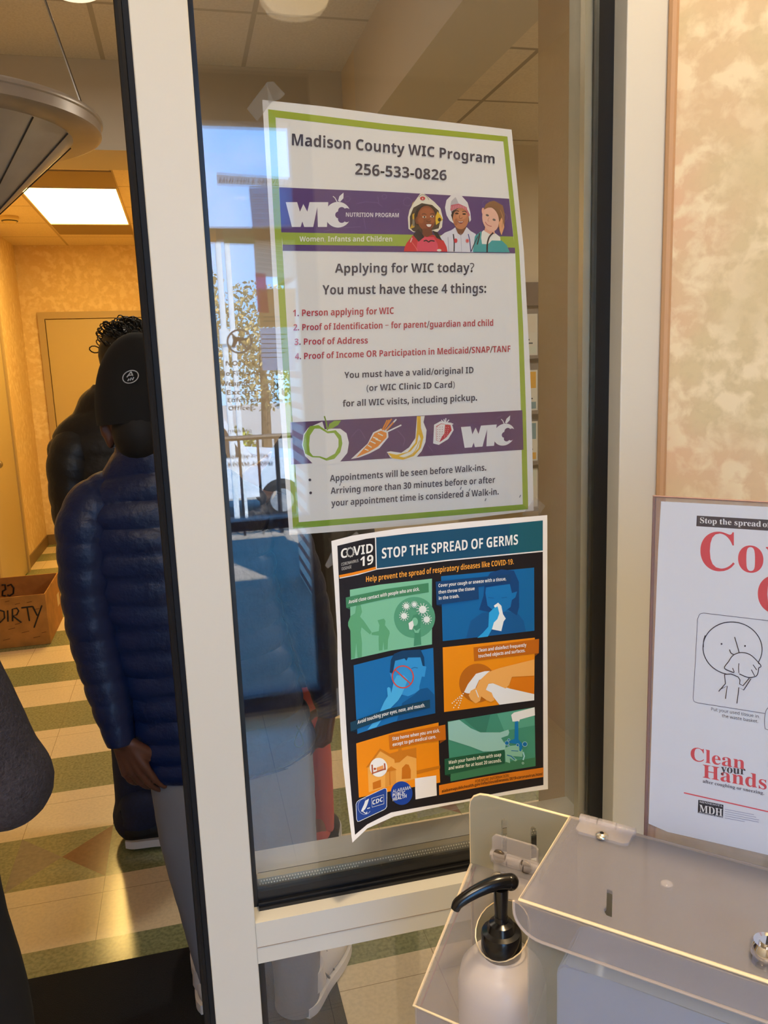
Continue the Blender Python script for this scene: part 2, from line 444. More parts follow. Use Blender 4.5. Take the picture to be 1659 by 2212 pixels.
# ------------------------------------------------------------------ walls and ceilings
YWALL = wallpaper('tan_sponged_wall_paint', (214, 188, 138), (226, 204, 160), (210, 180, 130), 5.)
PWALL = wallpaper('mottled_peach_wallpaper', (208, 194, 158), (229, 216, 186), (216, 184, 154), 11.)
CT1 = tilemat('bay_ceiling_tile', (206, 203, 198), (172, 168, 160), .727, .69, -.27, 3.2, .012)
CT2 = tilemat('hall_ceiling_tile', (222, 205, 172), (190, 170, 135), .61, .667, -.31, 4.755, .010)
CT3 = tilemat('side_ceiling_tile', (212, 200, 182), (150, 138, 120), .61, .61, .83, 2.24, .010)
PLA = mat('plaster', (192, 184, 170), .85, bump=.05, bscale=150)
def wallbox(name, a, b, m): return struct(name, bxb(a, b), m)
HZ = 2.775
wallbox('wall_left', (-1.485, .05, 0), (-1.385, 7.33, 3.3), YWALL)
wallbox('wall_far', (-1.385, 7.23, 0), (1.0, 7.33, 3.3), YWALL)
wallbox('wall_hall_right', (.2, 3.98, 0), (.3, 7.33, HZ), YWALL)
wallbox('wall_bay_far', (.2, 3.88, 0), (1.1, 3.98, HZ), WPAINT)
wallbox('wall_bay_side', (1.0, 3.55, 0), (1.1, 3.88, 3.3), WPAINT)
wallbox('wall_side_far', (1.1, 3.55, 0), (3.2, 3.65, 3.3), WPAINT)
wallbox('wall_side_right', (3.2, .05, 0), (3.3, 3.65, 3.3), WPAINT)
wallbox('wall_header', (-1.385, 3.88, HZ), (1.0, 4.32, 3.3), PLA)
wallbox('wall_beam', (1.0, .1, HZ), (1.32, 3.55, 3.3), PLA)
wallbox('wall_reveal', (.565, .085, 0), (1.3, .36, HZ), mat('reveal_paint', (188, 166, 132), .8, bump=.06, bscale=200))
wallbox('wall_inner_right', (1.3, .05, 0), (3.2, .15, 3.3), WPAINT)
wallbox('wall_above_storefront', (-1.485, -.03, 2.26), (1.3, .085, 3.3), PLA)
wallbox('ceiling_bay', (-1.385, .085, 3.22), (1.0, 3.88, 3.3), CT1)
wallbox('ceiling_hall', (-1.385, 4.32, HZ), (1.0, 7.23, HZ + .1), CT2)
wallbox('ceiling_side', (1.32, .15, HZ), (3.2, 3.55, HZ + .1), CT3)
wallbox('ceiling_vestibule', (-1.485, -2.72, 2.8), (2.1, -.03, 2.9), mat('vestibule_ceiling', (226, 216, 200), .9))
wallbox('roof', (-1.9, -2.95, 3.3), (3.6, 7.6, 3.45), PLA)
wallbox('wall_vestibule_left', (-1.485, -2.72, 0), (-1.385, -.03, 2.8), PWALL)
# wallpapered wall that leaves the storefront at 45 degrees
W0 = Vector((.5385, -.0340, 0)); E1 = Vector((.70711, -.70711, 0)); NR = Vector((-.70711, -.70711, 0)); UZ = Vector((0, 0, 1))
bm = bmesh.new(); L_ = 1.35
prism(bm, [[W0, W0 + E1 * L_, W0 + E1 * L_ + UZ * 2.8, W0 + UZ * 2.8]], -NR, .12); wr = struct('wall_right', bm, PWALL)
bm = bmesh.new(); tube(bm, [W0 + E1 * .001 + NR * .002, W0 + E1 * .001 + NR * .002 + UZ * 2.8], .0055, 8)
struct('trim_1', bm, mat('tan_corner_bead', (186, 148, 112), .6))
we = W0 + E1 * L_
wallbox('wall_vestibule_right', (we.x, we.y, 0), (we.x + .12, -2.72, 2.8), PWALL)
wallbox('wall_right_fill', (1.3, .05, 0), (1.62, .0, 3.3), PLA)
BB = mat('brown_vinyl_cove_base', (120, 98, 70), .5)
wallbox('baseboard_left', (-1.385, .3, 0), (-1.375, 5.98, .1), BB)
wallbox('baseboard_far_left', (-1.385, 6.25, 0), (-1.375, 7.23, .1), BB)
wallbox('baseboard_far', (-1.385, 7.22, 0), (-1.25, 7.23, .1), BB)
# hall doors
TAUPE = mat('taupe_painted_door_frame', (170, 148, 108), .5); DOORP = mat('beige_painted_door', (182, 162, 116), .45)
d3 = thing('door_3', 'beige door with taupe frame in the far wall of the hall', 'door', (-.72, 7.23, 0)); d3['kind'] = 'structure'
bm = bmesh.new(); box(bm, (-1.244, 7.19, 0), (-1.186, 7.23, 2.18)); box(bm, (-.30, 7.19, 0), (-.242, 7.23, 2.18)); box(bm, (-1.186, 7.19, 2.12), (-.30, 7.23, 2.18)); part('door_frame', bm, TAUPE, d3)
part('door_leaf', bxb((-1.18, 7.2, .01), (-.306, 7.23, 2.113), .002), DOORP, d3)
for hz in (1.9, 1.05, .25):
    bm = bmesh.new(); tube(bm, [(-1.183, 7.192, hz - .05), (-1.183, 7.192, hz + .05)], .009, 8); part('hinge', bm, mat('brass_hinge', (140, 115, 70), .35, 1), d3)
bm = bmesh.new(); ball(bm, Vector((-.36, 7.15, 1.0)), .03); tube(bm, [(-.36, 7.2, 1.0), (-.36, 7.15, 1.0)], .012, 10); part('door_knob', bm, mat('steel', (150, 145, 140), .3, 1), d3, True)
d2 = thing('door_2', 'tan side door with taupe frame in the left hall wall behind the cardboard box', 'door', (-1.385, 5.6, 0)); d2['kind'] = 'structure'
bm = bmesh.new(); box(bm, (-1.385, 6.10, 0), (-1.355, 6.16, 2.18)); box(bm, (-1.385, 5.1, 0), (-1.355, 5.16, 2.18)); box(bm, (-1.385, 5.16, 2.12), (-1.355, 6.10, 2.18)); part('door_frame', bm, TAUPE, d2)
part('door_leaf', bxb((-1.385, 5.165, .01), (-1.368, 6.095, 2.113), .002), DOORP, d2)
bm = bmesh.new(); ball(bm, Vector((-1.31, 5.25, 1.0)), .03); tube(bm, [(-1.37, 5.25, 1.0), (-1.31, 5.25, 1.0)], .012, 10); part('door_knob', bm, MATS['steel'], d2, True)

# ------------------------------------------------------------------ storefront: post, rail, jamb, insulated glass, gaskets
YF = -.0323
w1 = thing('window_1', 'glazed storefront sidelight with cream aluminium frame', 'window', (.25, 0, 0)); w1['kind'] = 'structure'
part('frame_post', bxb((-.0208, YF, 0), (.0322, .07, 2.26), .0012), ALU, w1)
part('frame_jamb', bxb((.4852, YF, 0), (.5375, .07, 2.26), .0012), ALU, w1)
bm = bmesh.new(); bv = [(YF, .976), (.07, .985), (.07, .90), (YF, .9225)]
prism(bm, [[Vector((.0322, yy, zz)) for yy, zz in ((YF, .9755), (.004, .976), (.004, .968), (.022, .968), (.022, 1.0), (.07, 1.0), (.07, .923), (YF, .923))]], Vector((1, 0, 0)), .453)
rl = part('frame_rail', bm, ALU, w1)
part('rail_seam', bxb((.0325, YF - .0004, .9435), (.485, YF, .9444)), mat('seam_shadow_gap', (150, 138, 126), .6), rl)
part('frame_head', bxb((.0322, YF, 2.2), (.4852, .07, 2.26), .001), ALU, w1)
part('frame_sill', bxb((.0322, YF, 0), (.4852, .07, .06), .001), ALU, w1)
for nm, bxs in (('gasket', (((.0322, -.004, .975), (.0385, .004, 2.2)),)), ('gasket', (((.467, -.006, .975), (.4852, .005, 2.2)),)), ('gasket', (((.0385, -.006, .9755), (.467, .004, .9955)),)), ('gasket', (((.0385, -.004, 2.19), (.467, .004, 2.2)),)),
                ('gasket_lip', (((.0385, -.010, .9758), (.467, -.006, .984)),)), ('gasket_lip', (((.0385, -.013, .9758), (.467, -.010, .980)),)), ('inner_gasket', (((.0322, .019, .975), (.0365, .026, 2.2)),)), ('inner_gasket', (((.4625, .019, .975), (.4665, .026, 2.2)),)),
                ('lower_gasket', (((.0322, -.004, .06), (.0405, .004, .923)),)), ('lower_gasket', (((.476, -.004, .06), (.4852, .004, .923)),)), ('lower_gasket', (((.0405, -.004, .915), (.476, .004, .923)),))):
    bm = bmesh.new()
    for q in bxs: box(bm, *q)
    part(nm, bm, GASK, w1)
SPM = mat('aluminium_spacer', (186, 182, 160), .35, .6)
for a, b in (((.4575, .0075, 1.0035), (.4665, .0185, 2.19)), ((.0335, .0075, 1.0035), (.0375, .0185, 2.19))): part('glass_spacer', bxb(a, b), SPM, w1)
bm = bmesh.new(); box(bm, (.04, .0075, .990), (.4665, .0185, 1.0035))
spc = part('glass_spacer', bm, mat('aluminium_spacer', (186, 182, 160), .35, .6), w1)
bm = bmesh.new(); x = .042
while x < .466:
    for k, zz in ((0, .9965), (.0017, 1.0005)):
        if not (.163 < x < .2 and k == 0): box(bm, (x + k, .0066, zz - .0007), (x + k + .0013, .0076, zz + .0007))
    x += .0034
part('spacer_perforation', bm, mat('perforation_highlight', (240, 235, 215), .4, .3), spc)['kind'] = 'stuff'
bm = bmesh.new(); box(bm, (.0415, .0186, .9995), (.4625, .0196, 1.0035)); part('spacer_seal', bm, GASK, spc)
bm = bmesh.new(); box(bm, (.0345, -.003, .992), (.478, .003, 2.195)); part('outer_pane', bm, GLASS, w1)
bm = bmesh.new(); box(bm, (.0345, .0195, .992), (.478, .0245, 2.195)); part('inner_pane', bm, GLASS, w1)
bm = bmesh.new(); box(bm, (.036, -.003, .065), (.48, .003, .92)); part('lower_pane', bm, GLASS, w1)
# interior stop seen through the glass
bm = bmesh.new(); box(bm, (.4725, .03, .985), (.4852, .075, 2.2)); part('inner_stop', bm, mat('inner_stop_paint', (176, 178, 168), .4), w1)
d1 = thing('door_1', 'open doorway left of the sidelight with black weatherstrip', 'door', (-.5, 0, 0)); d1['kind'] = 'structure'
bm = bmesh.new(); box(bm, (-.0335, -.028, 0), (-.0208, .05, 2.2)); tube(bm, [(-.030, -.027, .0), (-.030, -.027, 2.2)], .004, 8); part('weatherstrip', bm, mat('navy_black_weatherstrip', (13, 15, 22), .55, spec=.25), d1)
part('door_post', bxb((-1.12, YF, 0), (-1.06, .07, 2.26), .001), ALU, d1); part('door_head', bxb((-1.06, YF, 2.2), (-.0208, .07, 2.26), .001), ALU, d1)
wallbox('wall_beside_doorway', (-1.385, -.03, 0), (-1.12, .07, 2.26), PLA)

# ------------------------------------------------------------------ entrance wall behind the camera (it shows in the glass)
YE = -2.72
def mir(px, py, Y=YE):                     # a point seen mirrored in the glass: where it really stands
    p = onY(px, py, -Y); return Vector((p.x, Y, p.z))
w2 = thing('window_2', 'dark framed glazed entrance behind the viewer', 'window', (0, YE, 0)); w2['kind'] = 'structure'
zt = mir(480, 265).z; zh = mir(470, 492).z; zm0 = mir(500, 1125).z; zm1 = mir(500, 1150).z; xr = mir(690, 1505).x
bm = bmesh.new()
box(bm, (-.56, YE - .05, zt), (xr + .09, YE + .03, 2.8)); box(bm, (-.56, YE - .05, 0), (xr + .09, YE + .03, .09))
for a, b in ((-.56, -.48), (xr, xr + .09)): box(bm, (a, YE - .05, .09), (b, YE + .03, zt))
for a, b in ((-.48, xr),): box(bm, (a, YE - .05, zh - .05), (b, YE + .03, zh))
box(bm, (-.48, YE - .045, zm1), (xr, YE + .045, zm0))
part('frame', bm, BRONZE, w2)
bm = bmesh.new(); box(bm, (-.5, YE - .004, .09), (xr, YE + .002, zt)); part('pane', bm, GLASS, w2)
wallbox('wall_entrance_right', (xr + .09, YE - .05, 0), (3.3, YE + .05, 3.3), PLA); wallbox('wall_daylight_block', (-1.9, YE - .05, 0), (-.56, YE + .05, 3.3), PLA)  # unseen left bay closed solid to cut the blue daylight

# ------------------------------------------------------------------ lamps of the place, with added fill lamps
def area_lamp(name, loc, size, energy, color, parent, rot=(0, 0, 0), sy=None, spread=None):
    l = bpy.data.lights.new(name, 'AREA'); l.energy = energy; l.color = color
    if sy: l.shape = 'RECTANGLE'; l.size = size; l.size_y = sy
    else: l.shape = 'DISK'; l.size = size
    if spread: l.spread = spread
    o = bpy.data.objects.new(name, l); COL.objects.link(o); o.rotation_euler = rot
    base = Vector((0, 0, 0)); p = parent
    while p is not None: base += p.location; p = p.parent
    o.location = Vector(loc) - base; o.parent = parent
    return o
tro = thing('ceiling_light', 'bright rectangular fluorescent ceiling light in the yellow hall', 'ceiling light', (-.605, 5.42, HZ))
EM = mat('lit_diffuser', (1., .95, .85), .5, emis=(1, .66, .24), estr=TROFFER)
part('diffuser', bxb((-.895, 4.78, HZ - .006), (-.317, 6.07, HZ - .002)), EM, tro)
bm = bmesh.new()
for a, b in (((-.905, 4.77), (-.895, 6.08)), ((-.317, 4.77), (-.307, 6.08)), ((-.895, 4.77), (-.317, 4.78)), ((-.895, 6.07), (-.317, 6.08))):
    box(bm, (a[0], a[1], HZ - .012), (b[0], b[1], HZ))
part('frame', bm, mat('light_frame', (214, 196, 160), .5), tro)
# two flat return-air panels at the lamp's ends
for yy0, yy1, lab in ((4.34, 4.755, 'dull tan ceiling panel on the near side of the hall light'), (6.1, 6.58, 'dull tan ceiling panel on the far side of the hall light')):
    p = tag(mesh_obj('ceiling_panel', bxb((-.9, yy0, HZ - .008), (-.31, yy1, HZ)), mat('tan_panel', (150, 128, 92), .7)), lab, 'ceiling panel', 'panels beside the hall light')
area_lamp('hall_lamp', (-.605, 5.42, HZ - .02), .55, TROFFER * 4.4, WARM, tro, sy=1.2)
# smoke detector
sd = thing('smoke_detector', 'round cream smoke detector on the hall ceiling', 'smoke detector', (-1.148, 5.82, HZ))
bm = bmesh.new(); lathe(bm, [(0, 0), (.065, 0), (.068, -.012), (.06, -.03), (.035, -.045), (0, -.047)], Vector((-1.148, 5.82, HZ)), 32); part('body', bm, mat('detector_plastic', (205, 180, 120), .5), sd, True)
bm = bmesh.new(); lathe(bm, [(.052, -.034), (.0585, -.031), (.055, -.037), (.050, -.0375), (.052, -.034)], Vector((-1.148, 5.82, HZ)), 32); part('vent_band', bm, MATS['black_rubber'], sd)
# drum lamp on the vestibule ceiling: its mirror image shows at the top of the glass
dc = Vector((.43, -1.80, 2.8))
dr = thing('drum_ceiling_light', 'small round ceiling light mirrored in the top of the glass', 'ceiling light', dc)
bm = bmesh.new(); lathe(bm, [(.0, 0), (.11, 0), (.112, -.02), (.105, -.085), (.09, -.105), (.05, -.115), (0, -.118)], dc, 40); part('shade', bm, mat('lit_drum', (1, .93, .8), .5, emis=(1, .74, .42), estr=DRUM * .4), dr, True)
bm = bmesh.new(); lathe(bm, [(.112, 0), (.124, 0), (.124, -.016), (.112, -.02)], dc, 40); part('rim', bm, mat('rim_metal', (190, 175, 150), .35, .8), dr, True)
# recessed can lights of the vestibule (overhead, outside the frame) 
for x, y, pw, lab in ((.52, -.30, 1., 'recessed warm downlight above the dispenser station'), (-.55, -.7, .3, 'recessed warm downlight above the doorway side')):
    c = Vector((x, y, 2.8)); t = thing('downlight', lab, 'ceiling light', c, 'vestibule downlights')
    bm = bmesh.new(); lathe(bm, [(.075, 0), (.09, 0), (.09, -.006), (.075, -.006)], c, 32); part('trim_ring', bm, MATS['rim_metal'], t, True)
    bm = bmesh.new(); lathe(bm, [(0, -.002), (.075, -.002)], c, 32); part('lens', bm, mat('lit_lens', (1, .95, .85), .5, emis=(1, .75, .45), estr=8), t, True, recalc=False)
    area_lamp('downlight_lamp', c + Vector((0, 0, -.012)), 14e-2, CANS * pw, SOFT, t, spread=1.9)
# unseen fill panel added to warm and brighten the vestibule
c = Vector((-.55, -1.55, 2.8)); t = thing('added_fill_panel', 'added square fill panel on the vestibule ceiling behind the viewer', 'ceiling light', c)
part('diffuser', bxb((-.85, -1.85, 2.786), (-.25, -1.25, 2.79)), mat('fill_panel_glow', (1, .96, .9), .5, emis=(1, .82, .6), estr=6), t)
part('frame', bxb((-.87, -1.87, 2.79), (-.23, -1.23, 2.8)), MATS['light_frame'], t)
area_lamp('panel_fill_lamp', c - UZ * .02, .56, PANEL_FILL, (1, .88, .74), t, sy=.56)
# unseen dome lamps added to brighten the bays beyond the glass
for dcx, dcy, zz, lab, grp in ((-.3, 2.9, 3.22, 'added dim dome fill lamp on the raised bay ceiling', DOME_FILL), (2.3, 1.8, HZ, 'added dome fill lamp in the side bay behind the glass', DOME_FILL * 5)):
    c = Vector((dcx, dcy, zz)); t = thing('added_dome', lab, 'ceiling light', c)
    bm = bmesh.new(); lathe(bm, [(.16, 0), (.16, -.02), (.14, -.06), (.09, -.09), (0, -.1)], c, 32); part('globe', bm, mat('dome_fill_glow', (1, .95, .85), .5, emis=(1, .8, .55), estr=1.2), t, True)
    area_lamp('dome_fill_lamp', c + Vector((0, 0, -.12)), .25, grp, (1, .92, .80), t)

# ------------------------------------------------------------------ poster behind the glass
EX, EZ, NY = Vector((1, 0, 0)), Vector((0, 0, 1)), Vector((0, -1, 0))
W = Print(Vector((0, .0262, 1.6)), EX, EZ, NY, (214, 215, 218), paper=.95)
INKC = (62, 58, 74); RED = (166, 58, 68); PUR = (82, 58, 110); GRN = (140, 160, 62)
WHITE = (214, 215, 218)
W.poly([(566.5, 215.5), (700, 230), (835, 248), (970, 264), (1105, 280), (1131.5, 540), (1144, 776), (1147.5, 860), (1153, 1103), (904, 1133), (760, 1146), (625, 1156), (603, 860), (594, 690), (581, 460)], WHITE, 0)
oL = [(579, 236), (590, 450), (601.5, 640), (615, 860), (633, 1142)]; iL = [(595, 253.5), (603.5, 420), (611.5, 560), (630, 880), (645.6, 1128)]
oR = [(1096, 295), (1121.4, 540), (1130, 705), (1136, 884), (1141, 1100)]; iR = [(1087, 305.6), (1113, 547), (1120, 720), (1125, 884), (1129.2, 1089.5)]
for i in range(4):
    W.poly([oL[i], iL[i], iL[i + 1], oL[i + 1]], GRN, 1); W.poly([iR[i], oR[i], oR[i + 1], iR[i + 1]], GRN, 1)
W.poly([oL[0], (835, 268), oR[0], iR[0], (835, 281.5), iL[0]], (142, 158, 48), 1); W.poly([iL[4], iR[4], oR[4], oL[4]], (118, 150, 50), 1)
W.text('Madison County WIC Program', (630.5, 314), (1068, 353.7), 25.3, INKC, mid=(849, 331), cap1=20.5)
W.text('256-533-0826', (767, 377), (964.5, 390), 24.5, INKC, cap1=22)
# photo banner with the logo and three children
W.poly([(603, 404.7), (850, 415), (1099.6, 429.3), (1108.6, 511), (607.7, 502)], PUR, 2)
W.poly([(607.7, 502), (1108.6, 511), (1112, 535), (610.6, 528.4)], GRN, 2); W.poly([(610.6, 528.4), (1112, 535), (1112.6, 547.2), (610.6, 541.8)], PUR, 2)
for cx, cy, r in ((880, 436, 9), (750, 430, 6), (857, 458, 6), (1050, 440, 8), (1085, 470, 10), (830, 425, 5)): W.ring((cx, cy), r, r, 1, (104, 82, 132), 3)
for l in (((770, 440), (790, 436), (815, 438), (825, 446)), ((816, 424), (818, 440)), ((700, 500), (740, 492), (780, 490)), ((785, 470), (790, 495))): W.line(l, 1, (104, 82, 132), 3)
def c6(x, y): return (560 + x / 2.765, 200 + y / 2.765)
def logo(f, white, purple, L=3):
    W.poly([f(*p) for p in ((158, 655), (226, 655), (243, 712), (263, 666), (287, 712), (300, 655), (352, 655), (322, 803), (268, 803), (257, 770), (247, 803), (195, 803))], white, L)
    W.poly([f(*p) for p in ((345, 655), (412, 655), (404, 803), (350, 803))], white, L)
    circ = lambda cx, cy, r, n=28: [f(cx + r * math.cos(2 * PI * k / n), cy + r * math.sin(2 * PI * k / n)) for k in range(n)]
    W.poly(circ(470, 730, 77), white, L)
    for cx, cy, r in ((492, 706, 22), (474, 731, 21), (492, 757, 22), (518, 731, 32), (522, 708, 18), (522, 757, 18)): W.poly(circ(cx, cy, r, 18), purple, L + 1)
    W.poly([f(*p) for p in ((518, 700), (556, 690), (556, 772), (518, 764))], purple, L + 1)
    W.poly([f(*p) for p in ((470, 648), (478, 620), (503, 598), (502, 632), (482, 653))], white, L + 1)
    W.line([f(*p) for p in ((440, 620), (452, 630), (465, 655))], 1.8, white, L + 1)
logo(c6, (205, 206, 214), PUR)
W.text('NUTRITION PROGRAM', (747, 468.4), (861.3, 469.6), 9.2, (206, 204, 214), 5)
W.text('Women, Infants and Children', (646.8, 521.9), (846.8, 521.9), 11, (214, 216, 205), 5)
def k5(x, y): return (860 + x / 6.144, 400 + y / 6.144)
def kp(pts, col, lay): W.poly([k5(*p) for p in pts], col, lay)
def kd(cx, cy, rx, ry, col, lay, rot=0):
    c = k5(cx, cy); W.disc(c, rx / 6.144, ry / 6.144, col, lay, 26, rot)
def kl(pts, wd, col, lay): W.line([k5(*p) for p in pts], wd / 6.144, col, lay, smooth=4)
# chef
kp([(545, 690), (620, 630), (700, 600), (760, 560), (910, 560), (960, 610), (1030, 650), (1010, 760), (1000, 892), (650, 885), (600, 760)], (196, 198, 212), 4)
kp([(755, 560), (905, 560), (860, 640), (830, 668), (790, 640)], (112, 70, 48), 5)
kp([(620, 300), (640, 200), (715, 122), (740, 112), (800, 108), (838, 140), (920, 232), (955, 360), (966, 460), (940, 500), (915, 440), (700, 340), (745, 515), (680, 470), (640, 400)], (205, 205, 210), 4)
kp([(700, 215), (760, 160), (800, 240), (740, 260), (690, 290)], (168, 168, 178), 5)
kp([(690, 330), (700, 265), (800, 245), (900, 290), (950, 395), (938, 420), (860, 335), (790, 305), (700, 345)], (178, 92, 108), 5)
for x in range(710, 930, 22): kl([(x, 262 + abs(x - 800) * .25), (x + 4, 300 + abs(x - 800) * .3)], 6, (205, 150, 160), 6)
kp([(700, 400), (720, 340), (790, 306), (860, 335), (935, 420), (945, 500), (920, 480), (900, 400), (740, 400), (725, 480)], (52, 38, 36), 5)
kd(828, 445, 104, 142, (172, 112, 78), 6); kd(838, 400, 70, 60, (186, 126, 90), 7); kd(765, 490, 22, 45, (150, 92, 62), 7)
kd(775, 378, 24, 12, (60, 38, 32), 8); kd(872, 385, 24, 12, (60, 38, 32), 8); kl([(745, 350), (775, 340), (805, 352)], 10, (62, 40, 34), 8); kl([(845, 355), (880, 348), (905, 362)], 10, (62, 40, 34), 8)
kl([(815, 400), (808, 435), (830, 445), (850, 432)], 8, (132, 80, 56), 8)
kp([(782, 478), (830, 486), (868, 478), (852, 505), (830, 516), (802, 505)], (120, 48, 44), 8); kp([(792, 483), (830, 489), (858, 483), (848, 495), (806, 495)], (222, 216, 210), 9)
kd(762, 738, 22, 30, (190, 48, 58), 6); kd(915, 740, 24, 28, (196, 120, 124), 6); kd(915, 740, 12, 14, (190, 48, 58), 7)
kl([(730, 650), (742, 760), (740, 882)], 16, (42, 42, 58), 5); kl([(928, 650), (948, 740), (962, 888)], 12, (48, 56, 120), 5); kl([(660, 690), (668, 885)], 8, (150, 152, 170), 5); kl([(830, 640), (840, 890)], 5, (150, 152, 172), 5)
# firefighter
kp([(135, 580), (128, 430), (150, 330), (200, 240), (290, 116), (320, 108), (345, 118), (480, 225), (560, 310), (592, 440), (580, 560), (520, 622), (440, 612), (200, 625)], (210, 206, 192), 5)
kp([(155, 565), (152, 420), (200, 300), (310, 240), (450, 265), (535, 340), (560, 470), (535, 575), (300, 640), (195, 610)], (66, 54, 44), 6)
kp([(150, 585), (190, 500), (186, 390), (214, 372), (214, 560)], (190, 150, 40), 7); kp([(488, 430), (520, 350), (560, 400), (590, 460), (500, 530)], (205, 170, 40), 7)
kd(545, 460, 22, 26, (40, 32, 26), 8); kd(200, 500, 16, 50, (120, 116, 106), 8); kp([(190, 250), (170, 290), (188, 240), (215, 200)], (200, 170, 60), 6)
kp([(215, 520), (210, 400), (250, 310), (330, 265), (440, 280), (490, 350), (480, 470), (450, 540), (270, 540)], (34, 24, 20), 7)
kd(250, 470, 26, 50, (108, 58, 34), 8)
kd(372, 440, 122, 165, (128, 68, 38), 8); kd(372, 375, 88, 72, (150, 84, 48), 9); kd(300, 470, 36, 40, (146, 82, 46), 9); kd(445, 470, 32, 38, (150, 86, 50), 9)
for ex, ey in ((343, 425), (446, 418)):
    kd(ex, ey, 26, 13, (214, 204, 196), 10); kd(ex + 2, ey, 12, 12, (36, 24, 20), 11)
kl([(310, 392), (340, 382), (372, 395)], 8, (52, 28, 18), 10); kl([(420, 388), (450, 380), (475, 392)], 8, (52, 28, 18), 10)
kl([(372, 470), (382, 486), (402, 490), (422, 484), (430, 468)], 10, (88, 44, 26), 10)
kp([(352, 522), (400, 514), (452, 522), (438, 565), (405, 580), (370, 562)], (120, 46, 40), 10); kp([(368, 524), (402, 520), (438, 524), (426, 552), (405, 558), (382, 550)], (226, 222, 218), 11)
kd(322, 178, 34, 26, (180, 52, 52), 7); kl([(270, 160), (290, 138), (322, 130), (356, 138), (392, 170), (405, 200)], 5, (60, 58, 54), 7); kp([(312, 190), (322, 166), (332, 190)], (214, 206, 196), 8)
kp([(320, 580), (440, 570), (455, 660), (380, 690), (320, 670)], (104, 54, 32), 8)
kp([(72, 880), (85, 820), (110, 770), (190, 670), (300, 650), (460, 660), (600, 740), (640, 820), (652, 884)], (186, 40, 48), 7)
kp([(240, 878), (250, 760), (330, 690), (470, 690), (520, 780), (530, 882)], (200, 66, 92), 8)
kp([(195, 665), (240, 600), (270, 588), (345, 690), (268, 752)], (34, 28, 30), 9); kp([(448, 602), (520, 630), (582, 738), (505, 702)], (34, 28, 30), 9)
kl([(335, 745), (370, 735), (400, 755), (430, 738), (480, 745)], 16, (44, 30, 34), 9); kl([(160, 760), (182, 700)], 16, (226, 170, 170), 9); kl([(180, 760), (230, 830), (250, 870)], 8, (214, 110, 110), 9); kd(540, 866, 30, 16, (220, 205, 200), 9)
# girl
kp([(988, 888), (1005, 760), (1015, 680), (1100, 610), (1110, 700), (1140, 780), (1190, 780), (1240, 730), (1370, 735), (1440, 800), (1478, 893)], (58, 146, 152), 6)
kp([(1108, 620), (1130, 600), (1250, 612), (1350, 690), (1355, 738), (1240, 735), (1190, 785), (1110, 782), (1098, 700)], (214, 212, 206), 7)
kp([(1128, 330), (1160, 255), (1215, 220), (1275, 208), (1385, 272), (1412, 390), (1408, 560), (1362, 668), (1330, 560), (1300, 560)], (130, 92, 62), 7)
kp([(1330, 500), (1370, 430), (1405, 560), (1368, 665), (1345, 610)], (205, 150, 110), 8); kl([(1350, 330), (1385, 430), (1375, 560)], 8, (170, 124, 84), 8); kl([(1290, 250), (1340, 340), (1345, 480)], 8, (112, 78, 52), 8)
kp([(1150, 560), (1270, 580), (1280, 650), (1210, 650), (1140, 610)], (206, 152, 132), 8)
kd(1222, 455, 108, 165, (214, 166, 148), 9, -.22); kp([(1130, 330), (1190, 300), (1260, 300), (1320, 350), (1352, 450), (1345, 300), (1270, 230), (1190, 240)], (128, 90, 60), 10)
kd(1122, 345, 18, 44, (210, 158, 142), 9); kd(1178, 402, 22, 14, (96, 88, 88), 10, .4); kd(1268, 462, 22, 14, (96, 88, 88), 10, .4); kd(1150, 480, 34, 26, (222, 170, 156), 10)
kl([(1205, 430), (1185, 470), (1200, 482)], 7, (186, 128, 112), 10); kl([(1150, 490), (1172, 522), (1205, 542), (1236, 548)], 9, (170, 84, 84), 10)
kl([(1075, 640), (1068, 700), (1045, 790)], 16, (44, 32, 36), 9); kl([(1055, 680), (1010, 770), (965, 880)], 10, (44, 34, 40), 9); kl([(1258, 632), (1205, 690), (1180, 780), (1176, 890)], 20, (46, 34, 38), 9)
# body text
def t6(s, a, b, cap, col=INKC, mid=None):
    f = lambda p: (600 + p[0] / 2.963, 540 + p[1] / 2.963); W.text(s, f(a), f(b), cap, col)
t6('Applying for WIC today?', (365, 146), (1256, 142), 19.5)
t6('You must have these 4 things:', (285, 285), (1333, 275), 20)
t6('1. Person applying for WIC', (97, 425), (742, 409), 14.2, RED)
t6('2. Proof of Identification – for parent/guardian and child', (100, 516), (1378, 486), 13.6, RED)
t6('3. Proof of Address', (107, 608), (576, 598), 13.6, RED)
t6('4. Proof of Income OR Participation in Medicaid/SNAP/TANF', (110, 701), (1488, 652), 13.6, RED)
t6('You must have a valid/original ID', (425, 821), (1252, 788), 13.6)
t6('(or WIC Clinic ID Card)', (568, 903), (1132, 880), 13.2)
t6('for all WIC visits, including pickup.', (415, 1003), (1275, 964), 13.6)
def c3(x, y): return (600 + x / 2.963, 860 + y / 2.963)
def fp(pts, col, lay): W.poly([c3(*p) for p in pts], col, lay)
fp([(80, 155), (820, 117), (1565, 77), (1572, 330), (900, 374), (85, 425)], (88, 62, 98), 2)
for pts in (((470, 250), (520, 200), (560, 260)), ((760, 200), (810, 260), (800, 310)), ((1400, 130), (1440, 110)), ((960, 300), (990, 340)), ((700, 330), (690, 380))): W.line([c3(*p) for p in pts], 1, (112, 84, 122), 3, smooth=4)
